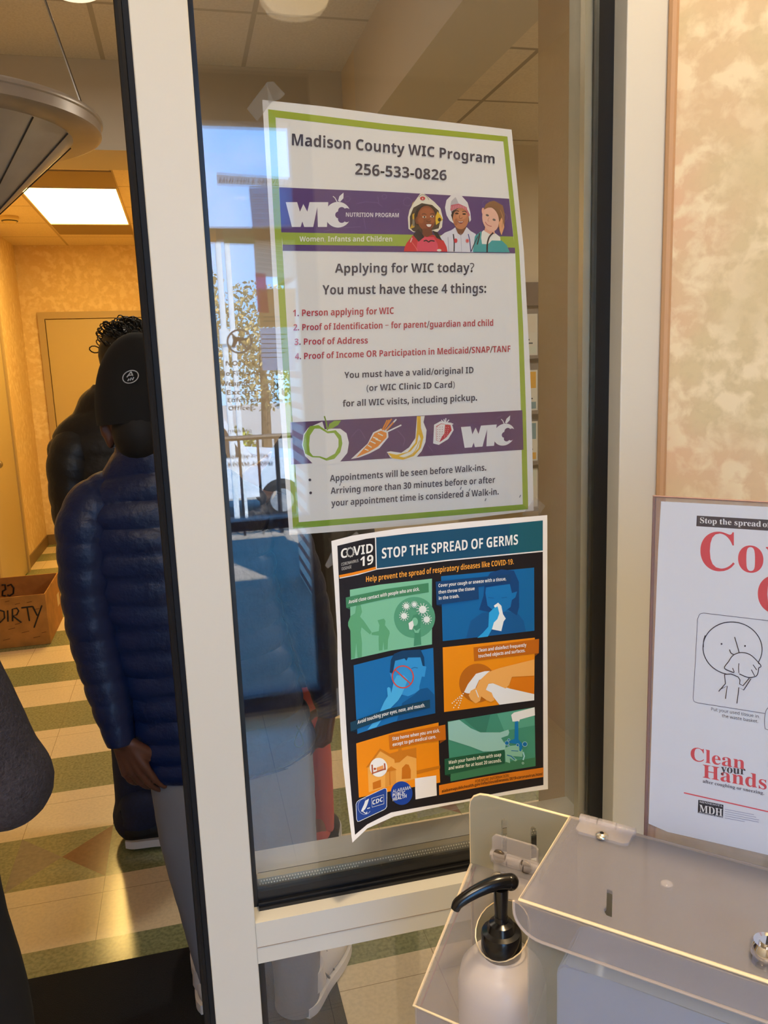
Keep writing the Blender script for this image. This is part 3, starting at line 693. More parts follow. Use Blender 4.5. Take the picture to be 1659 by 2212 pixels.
# apple
fp([(155, 300), (165, 230), (195, 190), (250, 165), (285, 150), (300, 200), (330, 195), (400, 195), (440, 225), (455, 285), (445, 350), (400, 405), (395, 420), (225, 430), (220, 415), (175, 370)], WHITE, 3)
fp([(160, 300), (170, 235), (205, 180), (260, 172), (318, 212), (370, 205), (405, 240), (413, 290), (400, 345), (362, 388), (312, 400), (265, 380), (220, 378), (175, 355)], (128, 158, 52), 4)
fp([(200, 300), (205, 240), (235, 195), (270, 195), (318, 225), (360, 222), (388, 262), (388, 310), (365, 355), (310, 385), (270, 372), (225, 370), (205, 345)], (212, 214, 218), 5)
W.line([c3(*p) for p in ((297, 115), (308, 150), (318, 205))], 3, (112, 140, 48), 6, smooth=4); fp([(318, 200), (330, 165), (360, 145), (405, 143), (385, 172), (350, 192)], (124, 152, 52), 5)
# carrot
fp([(468, 390), (575, 290), (610, 220), (660, 195), (705, 215), (708, 250), (650, 320), (585, 355), (520, 380)], (212, 208, 210), 3)
fp([(500, 380), (580, 290), (618, 225), (660, 208), (695, 222), (696, 250), (640, 310), (580, 345)], (206, 128, 52), 4)
for a, b in (((610, 250), (640, 262)), ((592, 275), (625, 290)), ((575, 300), (600, 315)), ((640, 225), (672, 240)), ((555, 325), (580, 335)), ((625, 262), (660, 275))): W.line([c3(*a), c3(*b)], 2.4, (216, 208, 200), 5)
for a, b, c in (((668, 205), (700, 140), (206, 128, 52)), ((678, 205), (728, 132), (206, 128, 52)), ((690, 208), (758, 135), (212, 212, 216)), ((700, 215), (790, 172), (212, 212, 216)), ((684, 200), (712, 138), (206, 128, 52)), ((696, 205), (740, 155), (206, 128, 52))): W.line([c3(*a), c3(*b)], 3, c, 5)
# banana
fp([(698, 345), (720, 340), (790, 350), (840, 315), (880, 255), (890, 116), (940, 114), (932, 155), (952, 205), (945, 280), (920, 340), (880, 385), (800, 396), (720, 380)], (214, 212, 208), 3)
fp([(702, 350), (760, 362), (830, 345), (880, 285), (890, 200), (890, 116), (914, 115), (916, 190), (932, 250), (915, 320), (870, 370), (800, 394), (735, 385)], (204, 164, 44), 4)
fp([(775, 372), (850, 340), (890, 290), (902, 230), (914, 260), (900, 320), (860, 362), (815, 382)], (214, 212, 206), 5); W.line([c3(*p) for p in ((800, 384), (868, 350), (908, 270))], 1.4, (204, 164, 44), 6, smooth=4)
# strawberry
fp([(994, 290), (1000, 170), (1040, 148), (1112, 158), (1125, 205), (1090, 262), (1030, 299)], (214, 212, 214), 3)
fp([(1012, 270), (1012, 180), (1045, 162), (1105, 172), (1112, 205), (1080, 250), (1038, 280)], (176, 50, 58), 4); fp([(1014, 268), (1014, 185), (1045, 165), (1070, 168), (1065, 225), (1045, 255), (1035, 278)], (214, 206, 208), 5)
for i in range(6):
    for j in range(3): W.disc(c3(1022 + j * 15 - i * .5, 185 + i * 15), .9, .9, (150, 90, 100), 6, 8)
    for j in range(2): W.disc(c3(1076 + j * 14 - i * 2, 188 + i * 12), .8, .8, (222, 180, 184), 6, 8)
for a in ((1045, 140), (1062, 135), (1075, 128), (1095, 138), (1122, 165)): W.line([c3(1072, 166), c3(*a)], 2.2, (214, 212, 214), 5)
logo(lambda x, y: c3(1172 + .9 * (x - 158) - .068 * (y - 655), 185 - .065 * (x - 158) + .916 * (y - 655)), (206, 208, 218), (88, 62, 98))
f3 = lambda s, a, b: W.text(s, c3(*a), c3(*b), 13.6, INKC)
f3('Appointments will be seen before Walk-ins.', (333, 533), (1333, 463)); f3('Arriving more than 30 minutes before or after', (338, 613), (1390, 541)); f3('your appointment time is considered a Walk-in.', (342, 692), (1413, 617))
W.disc(c3(205, 523), 3, 3, INKC, 4, 14); W.disc(c3(210, 606), 3, 3, INKC, 4, 14)
for a in ((398, 553), (1170, 577), (1225, 588), (1328, 650), (1549, 628)): W.line([c3(a[0] + 4, a[1] - 9), c3(a[0] - 3, a[1] + 8)], 2, (110, 118, 130), 5)
o = tag(W.build('notice_poster'), 'large white poster with green border and purple bands, taped behind the glass', 'poster')

# ------------------------------------------------------------------ smaller black poster on the near side of the glass, its lower left corner curling away
CO = Vector((.1, -.0045, 1.6))
def curl(a, b):
    # a from the left edge, b height; lower left corner lifts off the glass
    t = max(0, ((.10 - a) * .6 + (-.40 - b)) / .16)
    return .0012 + .028 * min(t, 1.4) ** 2
P = Print(CO, EX, EZ, NY, (230, 222, 230), bend=curl)
def A(x, y): return (700 + x / 3.318, 1100 + y / 3.318)
def B(x, y): return (700 + x / 3.318, 1440 + y / 3.318)
AA = lambda pts: [A(*p) for p in pts]
BB_ = lambda pts: [B(*p) for p in pts]
WH = (230, 222, 230); BLK = (30, 24, 28); ORG = (232, 132, 14)
P.poly(AA([(52, 228), (200, 190), (520, 140), (1000, 92), (1600, 42)]) + [(1182.5, 1400)] + BB_([(1605, 878), (900, 990), (500, 1075), (310, 1160), (203, 1262), (135, 700), (98, 0)]) + AA([(95, 900), (75, 560)]), WH, 0)
P.poly(AA([(95, 262), (300, 212), (600, 175), (1567, 80)]) + BB_([(1572, 848), (1000, 955), (480, 1045), (310, 1130), (222, 1205), (185, 800), (150, 250)]) + AA([(125, 1000), (108, 560)]), BLK, 1)
P.poly(AA([(370, 202), (1000, 136), (1567, 80), (1567, 297), (900, 362), (377, 427)]), (24, 74, 108), 2); P.poly(AA([(1330, 104), (1567, 80), (1567, 297), (1330, 320)]), (26, 86, 106), 3)
P.line(AA([(110, 493), (240, 467), (377, 428), (900, 364), (1567, 300)]), 2.6, WH, 4); P.line(AA([(368, 203), (374, 428)]), 2.4, WH, 4)
P.line(AA([(108, 481), (200, 463), (290, 442), (371, 420)]), 5.5, ORG, 5)
pt = lambda s, a, b, cap, col=(236, 230, 236), f=A, **k: P.text(s, f(*a), f(*b), cap, col, 6, **k)
pt('C', (120, 352), (165, 342), 20); pt('VID', (208, 333), (350, 309), 20)
c = A(187, 307); P.ring(c, 7, 9, 3.2, (170, 165, 168), 6)
for k in range(12):
    t = k * PI / 6; P.line([(c[0] + 7 * math.cos(t), c[1] + 9 * math.sin(t)), (c[0] + 9.6 * math.cos(t), c[1] + 11.6 * math.sin(t))], 1.4, (190, 186, 188), 6)
pt('19', (258, 410), (352, 390), 20.5); pt('CORONAVIRUS', (123, 405), (245, 376), 6.2, (205, 200, 205), st='reg'); pt('DISEASE', (126, 437), (195, 421), 6.2, (205, 200, 205), st='reg')
pt('STOP THE SPREAD OF GERMS', (413, 353), (1388, 251), 22.6, cap1=21.5); pt('Help prevent the spread of respiratory diseases like COVID-19.', (300, 520), (1358, 393), 11.6, (248, 160, 62), mid=A(820, 452))
# avoid close contact
P.poly(AA([(185, 577), (400, 540), (773, 497), (773, 968), (480, 1012), (193, 1077)]), (122, 186, 158), 2); P.disc(A(648, 775), 44.5, 44.5, (84, 152, 124), 3, 40)
P.poly(AA([(155, 632), (450, 570), (748, 528), (750, 594), (450, 640), (158, 706)]), (66, 130, 96), 4); P.poly(AA([(158, 706), (186, 700), (188, 720)]), (40, 90, 66), 4)
pt('Avoid close contact with people who are sick.', (175, 677), (683, 582), 7.6, mid=A(430, 624))
P.poly(AA([(222, 745), (230, 690), (262, 684), (272, 735), (258, 770), (285, 800), (340, 880), (330, 897), (268, 845), (262, 880), (272, 960), (270, 1058), (240, 1064), (230, 960), (220, 1066), (193, 1072), (188, 870), (172, 835), (172, 810), (190, 765)]), (92, 160, 122), 3)
P.poly(AA([(383, 795), (428, 783), (440, 800), (436, 830), (468, 872), (470, 890), (458, 935), (455, 1003), (430, 1008), (425, 950), (418, 1010), (393, 1014), (390, 930), (392, 905), (340, 900), (340, 884), (392, 872), (396, 830)]), (92, 160, 122), 3)
P.poly(AA([(622, 800), (640, 758), (672, 750), (692, 775), (690, 870), (696, 970), (642, 980), (648, 890), (628, 850)]), (70, 138, 110), 4); P.disc(A(650, 805), 6.5, 9, (122, 186, 158), 5, 20); P.poly(AA([(604, 815), (634, 795), (642, 830), (630, 862), (610, 860)]), (228, 226, 232), 6); P.poly(AA([(636, 850), (660, 870), (690, 850), (676, 886), (650, 884)]), (122, 186, 158), 5)
for cx, cy, r in ((705, 717, 27), (588, 693, 18), (645, 681, 14), (572, 763, 21), (734, 788, 22)):
    c = A(cx, cy); q = r / 3.318; P.disc(c, q, q, (226, 228, 232), 8, 18)
    for k in range(12):
        t = k * PI / 6 + .2; e = (c[0] + q * 1.6 * math.cos(t), c[1] + q * 1.6 * math.sin(t)); P.line([(c[0] + q * .8 * math.cos(t), c[1] + q * .8 * math.sin(t)), e], 1.1, (226, 228, 232), 6); P.disc(e, .9, .9, (226, 228, 232), 7, 7)
# cover your cough
P.poly(AA([(838, 480), (1505, 418), (1507, 870), (850, 945)]), (14, 98, 164), 2)
P.poly(AA([(1018, 922), (1050, 800), (1130, 742), (1200, 735), (1380, 735), (1430, 800), (1445, 876)]), (18, 84, 146), 3)
P.poly(AA([(1110, 720), (1142, 620), (1150, 520), (1190, 455), (1270, 430), (1360, 440), (1395, 520), (1397, 700), (1380, 760), (1320, 720), (1180, 735)]), (16, 64, 122), 4)
P.poly(AA([(1155, 600), (1160, 560), (1330, 535), (1345, 600), (1382, 588), (1370, 630), (1345, 650), (1335, 700), (1290, 735), (1220, 730), (1170, 690)]), (20, 110, 180), 5); P.line(AA([(1175, 632), (1215, 636)]), 1, (16, 80, 140), 6); P.line(AA([(1270, 634), (1310, 630)]), 1, (16, 80, 140), 6)
P.poly(AA([(798, 518), (1060, 492), (1330, 464), (1335, 516), (1105, 556), (1107, 642), (805, 685)]), (20, 62, 112), 6); P.poly(AA([(805, 684), (842, 680), (842, 700)]), (12, 40, 76), 6)
for s, a, b in (('Cover your cough or sneeze with a tissue,', (818, 557), (1303, 508)), ('then throw the tissue', (818, 605), (1077, 577)), ('in the trash.', (820, 648), (967, 631))): P.text(s, A(*a), A(*b), 7.1, (236, 230, 236), 8)
P.poly(AA([(1215, 690), (1245, 668), (1268, 690), (1280, 750), (1300, 782), (1285, 802), (1268, 872), (1196, 858), (1215, 790), (1250, 760)]), (228, 226, 234), 7)
P.poly(AA([(1096, 920), (1135, 885), (1175, 840), (1180, 740), (1215, 706), (1242, 695), (1254, 745), (1240, 785), (1215, 810), (1200, 860), (1172, 910)]), (44, 158, 226), 8)
# avoid touching
P.poly(AA([(212, 1118), (480, 1050), (782, 993)]) + BB_([(797, 333), (500, 395), (238, 482)]), (24, 108, 178), 2)
P.poly(BB_([(520, 390), (560, 260), (640, 205), (690, 160), (740, 150), (790, 200), (797, 333)]), (18, 84, 144), 3)
P.poly(AA([(490, 1180), (510, 1080), (600, 1040), (692, 1040), (718, 1120), (732, 1128), (720, 1200)]) + BB_([(700, 70), (682, 140), (682, 165), (650, 190), (600, 212), (560, 200), (520, 180), (480, 80), (468, 40)]), (52, 146, 218), 4)
P.poly(AA([(470, 1170), (478, 1080), (500, 1035), (560, 1012), (690, 1003), (716, 1060), (720, 1125), (705, 1120), (690, 1060), (600, 1062), (590, 1085), (575, 1068), (508, 1085), (492, 1170)]), (20, 62, 104), 5)
P.line(AA([(625, 1140), (648, 1132), (670, 1136)]), 1.2, (24, 84, 140), 6)
P.poly(BB_([(398, 320), (430, 250), (455, 210), (450, 152), (462, 144), (474, 152), (480, 188), (500, 100), (520, 60), (570, 60), (600, 90), (560, 190), (530, 240), (470, 300)]), (76, 172, 234), 6); P.poly(BB_([(310, 452), (350, 400), (380, 350), (450, 330), (375, 432)]), (76, 172, 234), 3)
P.poly(BB_([(186, 398), (460, 300), (757, 234), (758, 292), (470, 360), (190, 462)]), (24, 62, 88), 7); P.poly(BB_([(190, 461), (236, 445), (238, 470)]), (12, 36, 56), 7)
P.text('Avoid touching your eyes, nose, and mouth.', B(238, 410), B(722, 286), 7.8, (236, 230, 236), 9, mid=B(470, 340))
P.ring((869.7, 1461.5), 22.6, 23.6, 2.7, (204, 72, 62), 8); P.line([(853, 1446), (887, 1477)], 2.7, (204, 72, 62), 8)
# clean and disinfect
P.poly(AA([(850, 990), (1510, 920)]) + BB_([(1505, 240), (860, 325)]), (234, 138, 12), 2); P.disc(A(1100, 1245), 40, 42, (184, 100, 18), 3, 36)
P.poly(BB_([(1330, 70), (1505, 63), (1505, 195), (1330, 155)]), (218, 118, 8), 3)
P.poly(BB_([(1002, 182), (1030, 125), (1088, 50), (1150, 32), (1186, 30), (1170, 70), (1110, 95), (1085, 150), (1106, 222), (1062, 192), (1025, 190)]), (228, 224, 232), 4)
P.poly(BB_([(1156, 162), (1176, 122), (1210, 118), (1330, 156), (1505, 196), (1505, 240), (1256, 272), (1200, 200)]), (230, 226, 234), 4)
P.poly(BB_([(1090, 150), (1110, 100), (1180, 35), (1260, 8)]) + AA([(1505, 1075)]) + BB_([(1505, 63), (1345, 72), (1325, 130), (1300, 155), (1210, 118), (1178, 120), (1158, 165), (1200, 185), (1220, 238), (1195, 252), (1165, 240), (1125, 212), (1116, 245), (1085, 262), (1050, 235), (1035, 205), (1050, 172)]), (236, 166, 90), 5); P.line(BB_([(1086, 165), (1106, 218)]), 2, (228, 224, 232), 6)
P.poly(AA([(1070, 990), (1540, 928), (1538, 1030), (1075, 1088)]), (188, 98, 14), 4); P.poly(AA([(1538, 1030), (1508, 1034), (1508, 1055)]), (130, 66, 8), 4)
P.text('Clean and disinfect frequently', A(1103, 1022), A(1448, 982), 7.2, (236, 230, 236), 6); P.text('touched objects and surfaces.', A(1103, 1063), A(1440, 1021), 7.2, (236, 230, 236), 6)
for ex, ey in ((918, 260), (928, 292), (962, 292)):
    for k in range(7): P.disc(B(996 + (ex - 996) * k / 6, 192 + (ey - 192) * k / 6), 1.3, 1.3, (236, 230, 232), 5, 9)
# stay home
P.poly(BB_([(230, 550), (500, 470), (820, 400), (832, 830), (600, 870), (250, 938)]), (234, 136, 10), 2)
P.poly(BB_([(660, 745), (830, 708), (830, 730), (664, 770)]), (196, 112, 14), 3)
P.poly(BB_([(320, 900), (312, 720), (400, 603), (502, 645), (506, 690), (545, 680), (595, 637), (660, 655), (664, 800), (480, 850)]), (232, 162, 78), 3)
P.poly(BB_([(300, 722), (400, 584), (500, 640), (504, 664), (402, 604), (318, 720)]), (200, 116, 24), 4); P.poly(BB_([(470, 622), (530, 605), (532, 588), (555, 584), (556, 600), (660, 578), (662, 655), (595, 635), (540, 684), (506, 688), (500, 642)]), (200, 116, 24), 4)
P.poly(BB_([(556, 804), (558, 725), (585, 697), (606, 702), (621, 740), (621, 800)]), (196, 108, 20), 4); P.poly(BB_([(438, 860), (438, 752), (512, 728), (516, 836)]), (216, 142, 58), 4); P.poly(BB_([(425, 758), (480, 712), (520, 738)]), (200, 116, 24), 5); P.line(BB_([(470, 750), (472, 850)]), 1.6, (196, 108, 20), 5)
P.poly(BB_([(348, 830), (406, 808), (408, 862), (350, 880)]), (196, 108, 20), 4)
P.disc(B(390, 720), 19, 20.5, (232, 226, 232), 5, 32)
P.line(BB_([(343, 700), (347, 768)]), 3, (168, 74, 30), 6); P.line(BB_([(345, 762), (438, 730)]), 2.4, (168, 74, 30), 6); P.line(BB_([(432, 690), (437, 738)]), 3, (168, 74, 30), 6); P.poly(BB_([(375, 722), (422, 704), (426, 728), (378, 745)]), (226, 150, 90), 6); P.disc(B(363, 730), 2.6, 2.6, (168, 74, 30), 6, 12)
P.poly(BB_([(463, 490), (680, 450), (868, 414), (872, 522), (700, 545), (470, 592)]), (200, 106, 16), 5); P.poly(BB_([(871, 522), (828, 530), (828, 550)]), (140, 70, 8), 4)
P.text('Stay home when you are sick,', B(488, 527), B(828, 466), 7.4, (236, 230, 236), 7); P.text('except to get medical care.', B(490, 569), B(800, 510), 7.4, (236, 230, 236), 7)
# wash your hands
P.poly(BB_([(885, 393), (1508, 290), (1515, 712), (907, 822)]), (66, 140, 122), 2); P.poly(BB_([(1000, 375), (1190, 345), (1160, 470), (1110, 470)]), (56, 122, 106), 3); P.poly(BB_([(1240, 338), (1508, 290), (1508, 420), (1290, 460)]), (86, 160, 142), 3); P.poly(BB_([(905, 752), (1515, 650), (1515, 712), (907, 822)]), (58, 118, 90), 3)
P.poly(BB_([(888, 396), (968, 380), (1050, 440), (1120, 470), (1260, 470), (1320, 450), (1326, 470), (1318, 492), (1268, 510), (1300, 560), (1296, 605), (1140, 607), (1050, 572), (893, 522)]), (150, 196, 196), 4)
P.poly(BB_([(1295, 580), (1340, 566), (1400, 560), (1422, 600), (1420, 645), (1350, 640), (1384, 668), (1370, 678), (1330, 655), (1332, 690), (1300, 680)]), (134, 186, 172), 4)
P.poly(BB_([(1340, 345), (1360, 328), (1508, 290), (1510, 348), (1402, 378), (1398, 392), (1350, 392)]), (230, 228, 236), 4)
P.poly(BB_([(1366, 392), (1390, 388), (1392, 520), (1420, 552), (1420, 580), (1410, 606), (1398, 600), (1398, 575), (1375, 552), (1330, 545), (1300, 548), (1330, 530), (1364, 515)]), (14, 116, 186), 5)
P.line(BB_([(1425, 610), (1434, 640), (1425, 668)]), 3, (150, 200, 216), 5); P.line(BB_([(1310, 632), (1340, 640), (1366, 665)]), 2, (14, 96, 160), 5); P.line(BB_([(1340, 600), (1390, 603)]), 1.4, (14, 96, 160), 6); P.ring(B(1424, 690), 2, 2, .9, (190, 220, 226), 5, n=12)
for cx, cy, r in ((1308, 545, 15), (1385, 560, 10), (1437, 553, 17), (1322, 522, 8), (1322, 566, 6)):
    P.disc(B(cx, cy), r / 3.318, r / 3.318, (14, 106, 178), 6, 18); P.ring(B(cx, cy), r / 3.318, r / 3.318, .9, (160, 205, 220), 7, n=18)
P.poly(BB_([(862, 660), (1293, 593), (1295, 690), (865, 776)]), (32, 86, 64), 5); P.poly(BB_([(865, 775), (906, 767), (906, 790)]), (18, 54, 40), 4)
P.text('Wash your hands often with soap', B(890, 697), B(1267, 639), 7.3, (232, 232, 226), 7); P.text('and water for at least 20 seconds.', B(890, 738), B(1270, 680), 7.3, (232, 232, 226), 7)
P.poly(BB_([(823, 850), (1572, 722), (1572, 790), (825, 920)]), (216, 122, 26), 2)
P.text('FOR MORE INFORMATION:', B(1083, 832), B(1327, 787), 6.3, (62, 36, 22), 4, st='reg'); P.text('alabamapublichealth.gov/infectiousdiseases/2019-coronavirus.html', B(843, 901), B(1563, 777), 6.0, (56, 32, 22), 4)
P.poly(BB_([(650, 800), (803, 778), (807, 922), (655, 950)]), WH, 4)
rp_ = [(228, 985), (235, 968), (250, 955), (430, 870), (445, 872), (449, 890), (448, 1000), (440, 1015), (425, 1025), (255, 1105), (240, 1108), (232, 1090)]
P.poly(BB_(rp_), (34, 64, 146), 4); P.line(BB_(rp_), 1.2, (214, 214, 226), 5, closed=True)
P.text('CDC', B(346, 988), B(420, 962), 9.5, (226, 224, 234), 6); P.line(BB_([(340, 942), (426, 915), (428, 980), (343, 1005)]), 1, (214, 214, 226), 6, closed=True)
P.ring(B(290, 1000), 14.5, 17, .9, (170, 178, 214), 6, .6, 4.9)
for k in range(4): P.line(BB_([(318 - k * 7, 945 + k * 4), (306 - k * 6, 985), (292 - k * 6, 1015), (272 - k * 2, 1035)]), 1.6, (222, 222, 232), 6, smooth=4)
P.line(BB_([(270, 1030), (300, 1050), (306, 1038)]), 1.8, (222, 222, 232), 6, smooth=4); P.line(BB_([(308, 1015), (328, 1008)]), 2, (222, 222, 232), 6)
P.disc(B(555, 905), 23.5, 25.5, (28, 62, 152), 4, 40)
for s, a, b, st in (('ALABAMA', (490, 905), (621, 874), 'reg'), ('PUBLIC', (490, 933), (580, 911), 'bold'), ('HEALTH', (491, 961), (590, 935), 'bold')): P.text(s, B(*a), B(*b), 7.2, (226, 224, 234), 6, st=st)
o = tag(P.build('germs_poster'), 'black COVID-19 poster with six coloured pictures, its lower left corner curling off the glass', 'poster')

# ------------------------------------------------------------------ clear tape
TAPE = acrylic('clear_tape', (215, 212, 208), .11, .12)
def tape(pts, y, label):
    bm = bmesh.new(); prism(bm, [[onY(*p, y) for p in pts]], Vector((0, -1, 0)), .0003)
    return tag(mesh_obj('tape_strip', bm, TAPE), label, 'tape', 'clear tape on the posters')
tape([(533, 235), (575, 180), (590, 215), (556, 262)], .0255, 'clear tape strip at the left of the white poster top corner')
tape([(575, 178), (590, 176), (616, 203), (606, 214), (580, 222)], .0252, 'crumpled clear tape above the white poster top left corner')
tape([(1128, 1112), (1156, 1074), (1178, 1093), (1158, 1120)], .0255, 'clear tape over the lower right corner of the white poster')
tape([(622, 1153), (664, 1150), (644, 1174)], .0255, 'clear tape below the lower left corner of the white poster')
tape([(725, 1215), (741, 1208), (722, 1180), (702, 1222), (708, 1228)], -.0032, 'clear tape behind the upper left edge of the black poster')
tape([(757, 1158), (770, 1148), (778, 1157), (768, 1166)], -.0032, 'small clear tape tip above the black poster heading')
tape([(898, 1742), (1004, 1718), (1002, 1745), (902, 1767)], -.0032, 'clear tape under the bottom edge of the black poster')
tape([(726, 1487), (732, 1486), (736, 1545), (729, 1546)], -.0032, 'thin clear tape at the left edge of the black poster')
tape([(1110, 1716), (1158, 1706), (1160, 1758), (1128, 1764)], -.0032, 'clear tape under the right bottom corner of the black poster')

# ------------------------------------------------------------------ hygiene station standing in front of the wall at right
def SPL(s, off=0): return CAM + Vector((s / 2, s / 2, 0)) + NR * off
def sq(px, py, s=.887, off=0): return onP(px, py, SPL(s, off), NR)
ACR = acrylic('hazy_clear_acrylic', (150, 148, 158), .46, .14); ACRB = acrylic('hazy_back_acrylic', (176, 170, 148), .66, .2); ACRC = acrylic('clear_acrylic', (178, 170, 172), .30, .08)
EDGE = mat('acrylic_edge_glow', (250, 226, 180), .3); CLR = acrylic('clear_hinge_plastic', (224, 216, 216), .30, .06)  # warm glow of the acrylic edges put into the strip colour
SCREW = mat('nickel_screw', (214, 206, 190), .25, .9)
# sign holder with its sheet
P0 = sq(1428, 1083, .904); PB = sq(1401, 1779, .904)
tl = sq(1411, 1072, .904)
st = thing('hygiene_station', 'clear acrylic dispenser stand with a sloping lidded box, bottle compartment and sign holder', 'dispenser', sq(1232, 2200))
wS = .236; zt_, zb_ = tl.z, PB.z - .045
a = Vector((tl.x, tl.y, zb_)) + E1 * .001
bm = bmesh.new(); prism(bm, [[a, a + E1 * wS, a + E1 * wS + UZ * (zt_ - zb_), a + UZ * (zt_ - zb_)]], -NR, .002); sh = part('sign_holder', bm, ACRC, st)
bm = bmesh.new(); a2 = a + NR * .0025; prism(bm, [[a2, a2 + E1 * wS, a2 + E1 * wS + UZ * (zt_ - zb_), a2 + UZ * (zt_ - zb_)]], NR, .0012); part('front_panel', bm, glassmat('thin_clear_acrylic', (.97, .96, .97), 1.3), sh)
bm = bmesh.new(); tube(bm, [a, a + UZ * (zt_ - zb_), a + UZ * (zt_ - zb_) + E1 * wS, a + E1 * wS], .0016, 6); part('polished_edge', bm, mat('smoky_acrylic_edge', (140, 112, 108), .25), sh)
bm = bmesh.new(); b0 = a + E1 * (wS * .5) - NR * .006; tube(bm, [b0 + UZ * .05, Vector((b0.x, b0.y, .79)) - NR * .0], .006, 10); part('support_rod', bm, mat('station_post', (190, 186, 178), .4), sh)

Q = Print(SPL(.904, .0005), E1, UZ, NR, (218, 213, 218), paper=.9)
QA = lambda p: Q.ab(p)
TLq, BLq = QA((1428, 1083)), QA((1401, 1779)); q2 = QA((1659, 1095)); qb = QA((1659, 1847)); qm = QA((1442, 1797))
wq = .2159; lerp = lambda A_, B_, x: A_ + (B_ - A_) * ((x - A_.x) / (B_.x - A_.x))
Q.poly_ab([TLq, lerp(TLq, q2, TLq.x + wq), lerp(qm, qb, TLq.x + wq), qm, BLq, QA((1412.6, 1418)), QA((1421.6, 1190))], (202, 206, 234), 0)
DKQ = (58, 54, 66); RDQ = (194, 76, 86)
def e6(x, y): return (1389 + x / 6.144, 1060 + y / 6.144)
def d2(x, y): return (1059 + x / 2.765, 1412 + y / 2.765)
def cc(x, y): return (1059 + x / 2.765, 900 + y / 2.765)
Q.poly([e6(715, 330), e6(1660, 385), e6(2330, 424), e6(2326, 572), e6(1660, 530), e6(708, 470)], (74, 68, 74), 1)
Q.text('Stop the spread', e6(758, 428), e6(1566, 478), 12.2, (214, 214, 232), 2, 'serif'); Q.text('of germs', e6(1590, 480), e6(2040, 508), 12.2, (214, 214, 232), 2, 'serif')
Q.text('Co', e6(762, 1046), e6(1598, 1086), 82, RDQ, 1, 'serif'); Q.text('ver', e6(1632, 1088), e6(2420, 1130), 82, RDQ, 1, 'serif')
Q.text('C', (1637, 1322), (1712, 1326), 80, RDQ, 1, 'serif')
Q.text('ough', (1718, 1326), (1890, 1340), 80, RDQ, 1, 'serif')
LQ = lambda pts, w_=1.7, c=(44, 42, 58), sm=4, f=cc: Q.line([f(*p) for p in pts], w_, c, 2, smooth=sm)
# rounded picture frame
fr = [(1660, 1218), (1275, 1173), (1252, 1180), (1238, 1210), (1226, 1450), (1212, 1680), (1218, 1700), (1240, 1709), (1640, 1772)]
LQ([(1800, 1234)] + fr[:2], 1.1, (88, 86, 108), 0); LQ(fr[1:4], 1.1, (88, 86, 108)); LQ(fr[3:6], 1.1, (88, 86, 108), 0); LQ(fr[5:8], 1.1, (88, 86, 108)); LQ(fr[7:], 1.1, (88, 86, 108), 0)
LQ([(1700, 1690), (1665, 1730), (1643, 1770), (1640, 1850), (1662, 1870), (1800, 1892)], 1.1, (88, 86, 108))
Q.ring((1582.5, 1400.5), 64, 57, 1.9, (44, 42, 58), 2, -2.9 + PI * 0, 1.15, 44, .16); Q.ring((1582.5, 1400.5), 64, 57, 1.9, (44, 42, 58), 2, 1.62, 2 * PI - 2.9, 24, .16)
Q.line([(1523.5, 1372), (1520, 1384), (1519.5, 1398)], 1.9, (44, 42, 58), 2, smooth=3)
Q.disc(cc(1382, 1357), 2, 2, (44, 42, 58), 2, 12); Q.disc(cc(1522, 1369), 2, 2, (44, 42, 58), 2, 12)
Q.poly([cc(*p) for p in ((1400, 1500), (1424, 1462), (1452, 1424), (1498, 1408), (1552, 1420), (1600, 1464), (1618, 1490), (1606, 1500), (1604, 1530), (1582, 1555), (1540, 1555), (1480, 1532), (1440, 1520))], (202, 206, 234), 3)
LQ2 = lambda pts, w_=1.8, f=cc: Q.line([f(*p) for p in pts], w_, (44, 42, 58), 4, smooth=4)
LQ2([(1460, 1315), (1474, 1360), (1488, 1410)]); LQ2([(1430, 1390), (1438, 1410), (1458, 1422)])
LQ2([(1456, 1528), (1400, 1502), (1424, 1462), (1452, 1424), (1498, 1408), (1552, 1420), (1600, 1464), (1618, 1490), (1604, 1500), (1600, 1528), (1585, 1550), (1540, 1556), (1488, 1535)])
for l in (((1486, 1472), (1484, 1500), (1486, 1530)), ((1448, 1500), (1458, 1526)), ((1570, 1480), (1592, 1512)), ((1560, 1510), (1580, 1548)), ((1615, 1480), (1600, 1470))): LQ2(l, 1.6)
for l in (((1400, 122), (1405, 178), (1365, 224)), ((1400, 122), (1440, 120), (1482, 138), (1492, 156), (1490, 180), (1510, 190), (1548, 145)), ((1372, 212), (1416, 192), (1406, 268)), ((1474, 296), (1486, 200), (1514, 216), (1558, 148))): Q.line([d2(*p) for p in l], 1.8, (44, 42, 58), 4)
Q.text('Put your used tissue in', d2(1320, 338), d2(1603, 383), 6.6, (76, 76, 92), 2, 'reg'); Q.text('the waste basket.', d2(1384, 378), d2(1600, 413), 6.6, (76, 76, 92), 2, 'reg')
Q.text('Clean', d2(1197, 636), d2(1521, 690), 29, RDQ, 1, 'serif', cap1=27); Q.text('your', d2(1378, 706), d2(1525, 722), 17, (56, 54, 68), 3, 'serif'); Q.text('Hands', d2(1270, 738), d2(1651, 812), 28, RDQ, 2, 'serif', cap1=30)
Q.text('after coughing or sneezing.', d2(1270, 769), d2(1636, 842), 7, (76, 74, 92), 2, 'serif')
Q.line([d2(1157, 830), d2(1660, 943), d2(2000, 1020)], 2.6, (204, 84, 96), 2)
Q.poly([d2(*p) for p in ((1243, 872), (1393, 902), (1390, 980), (1240, 950))], (40, 42, 54), 2)
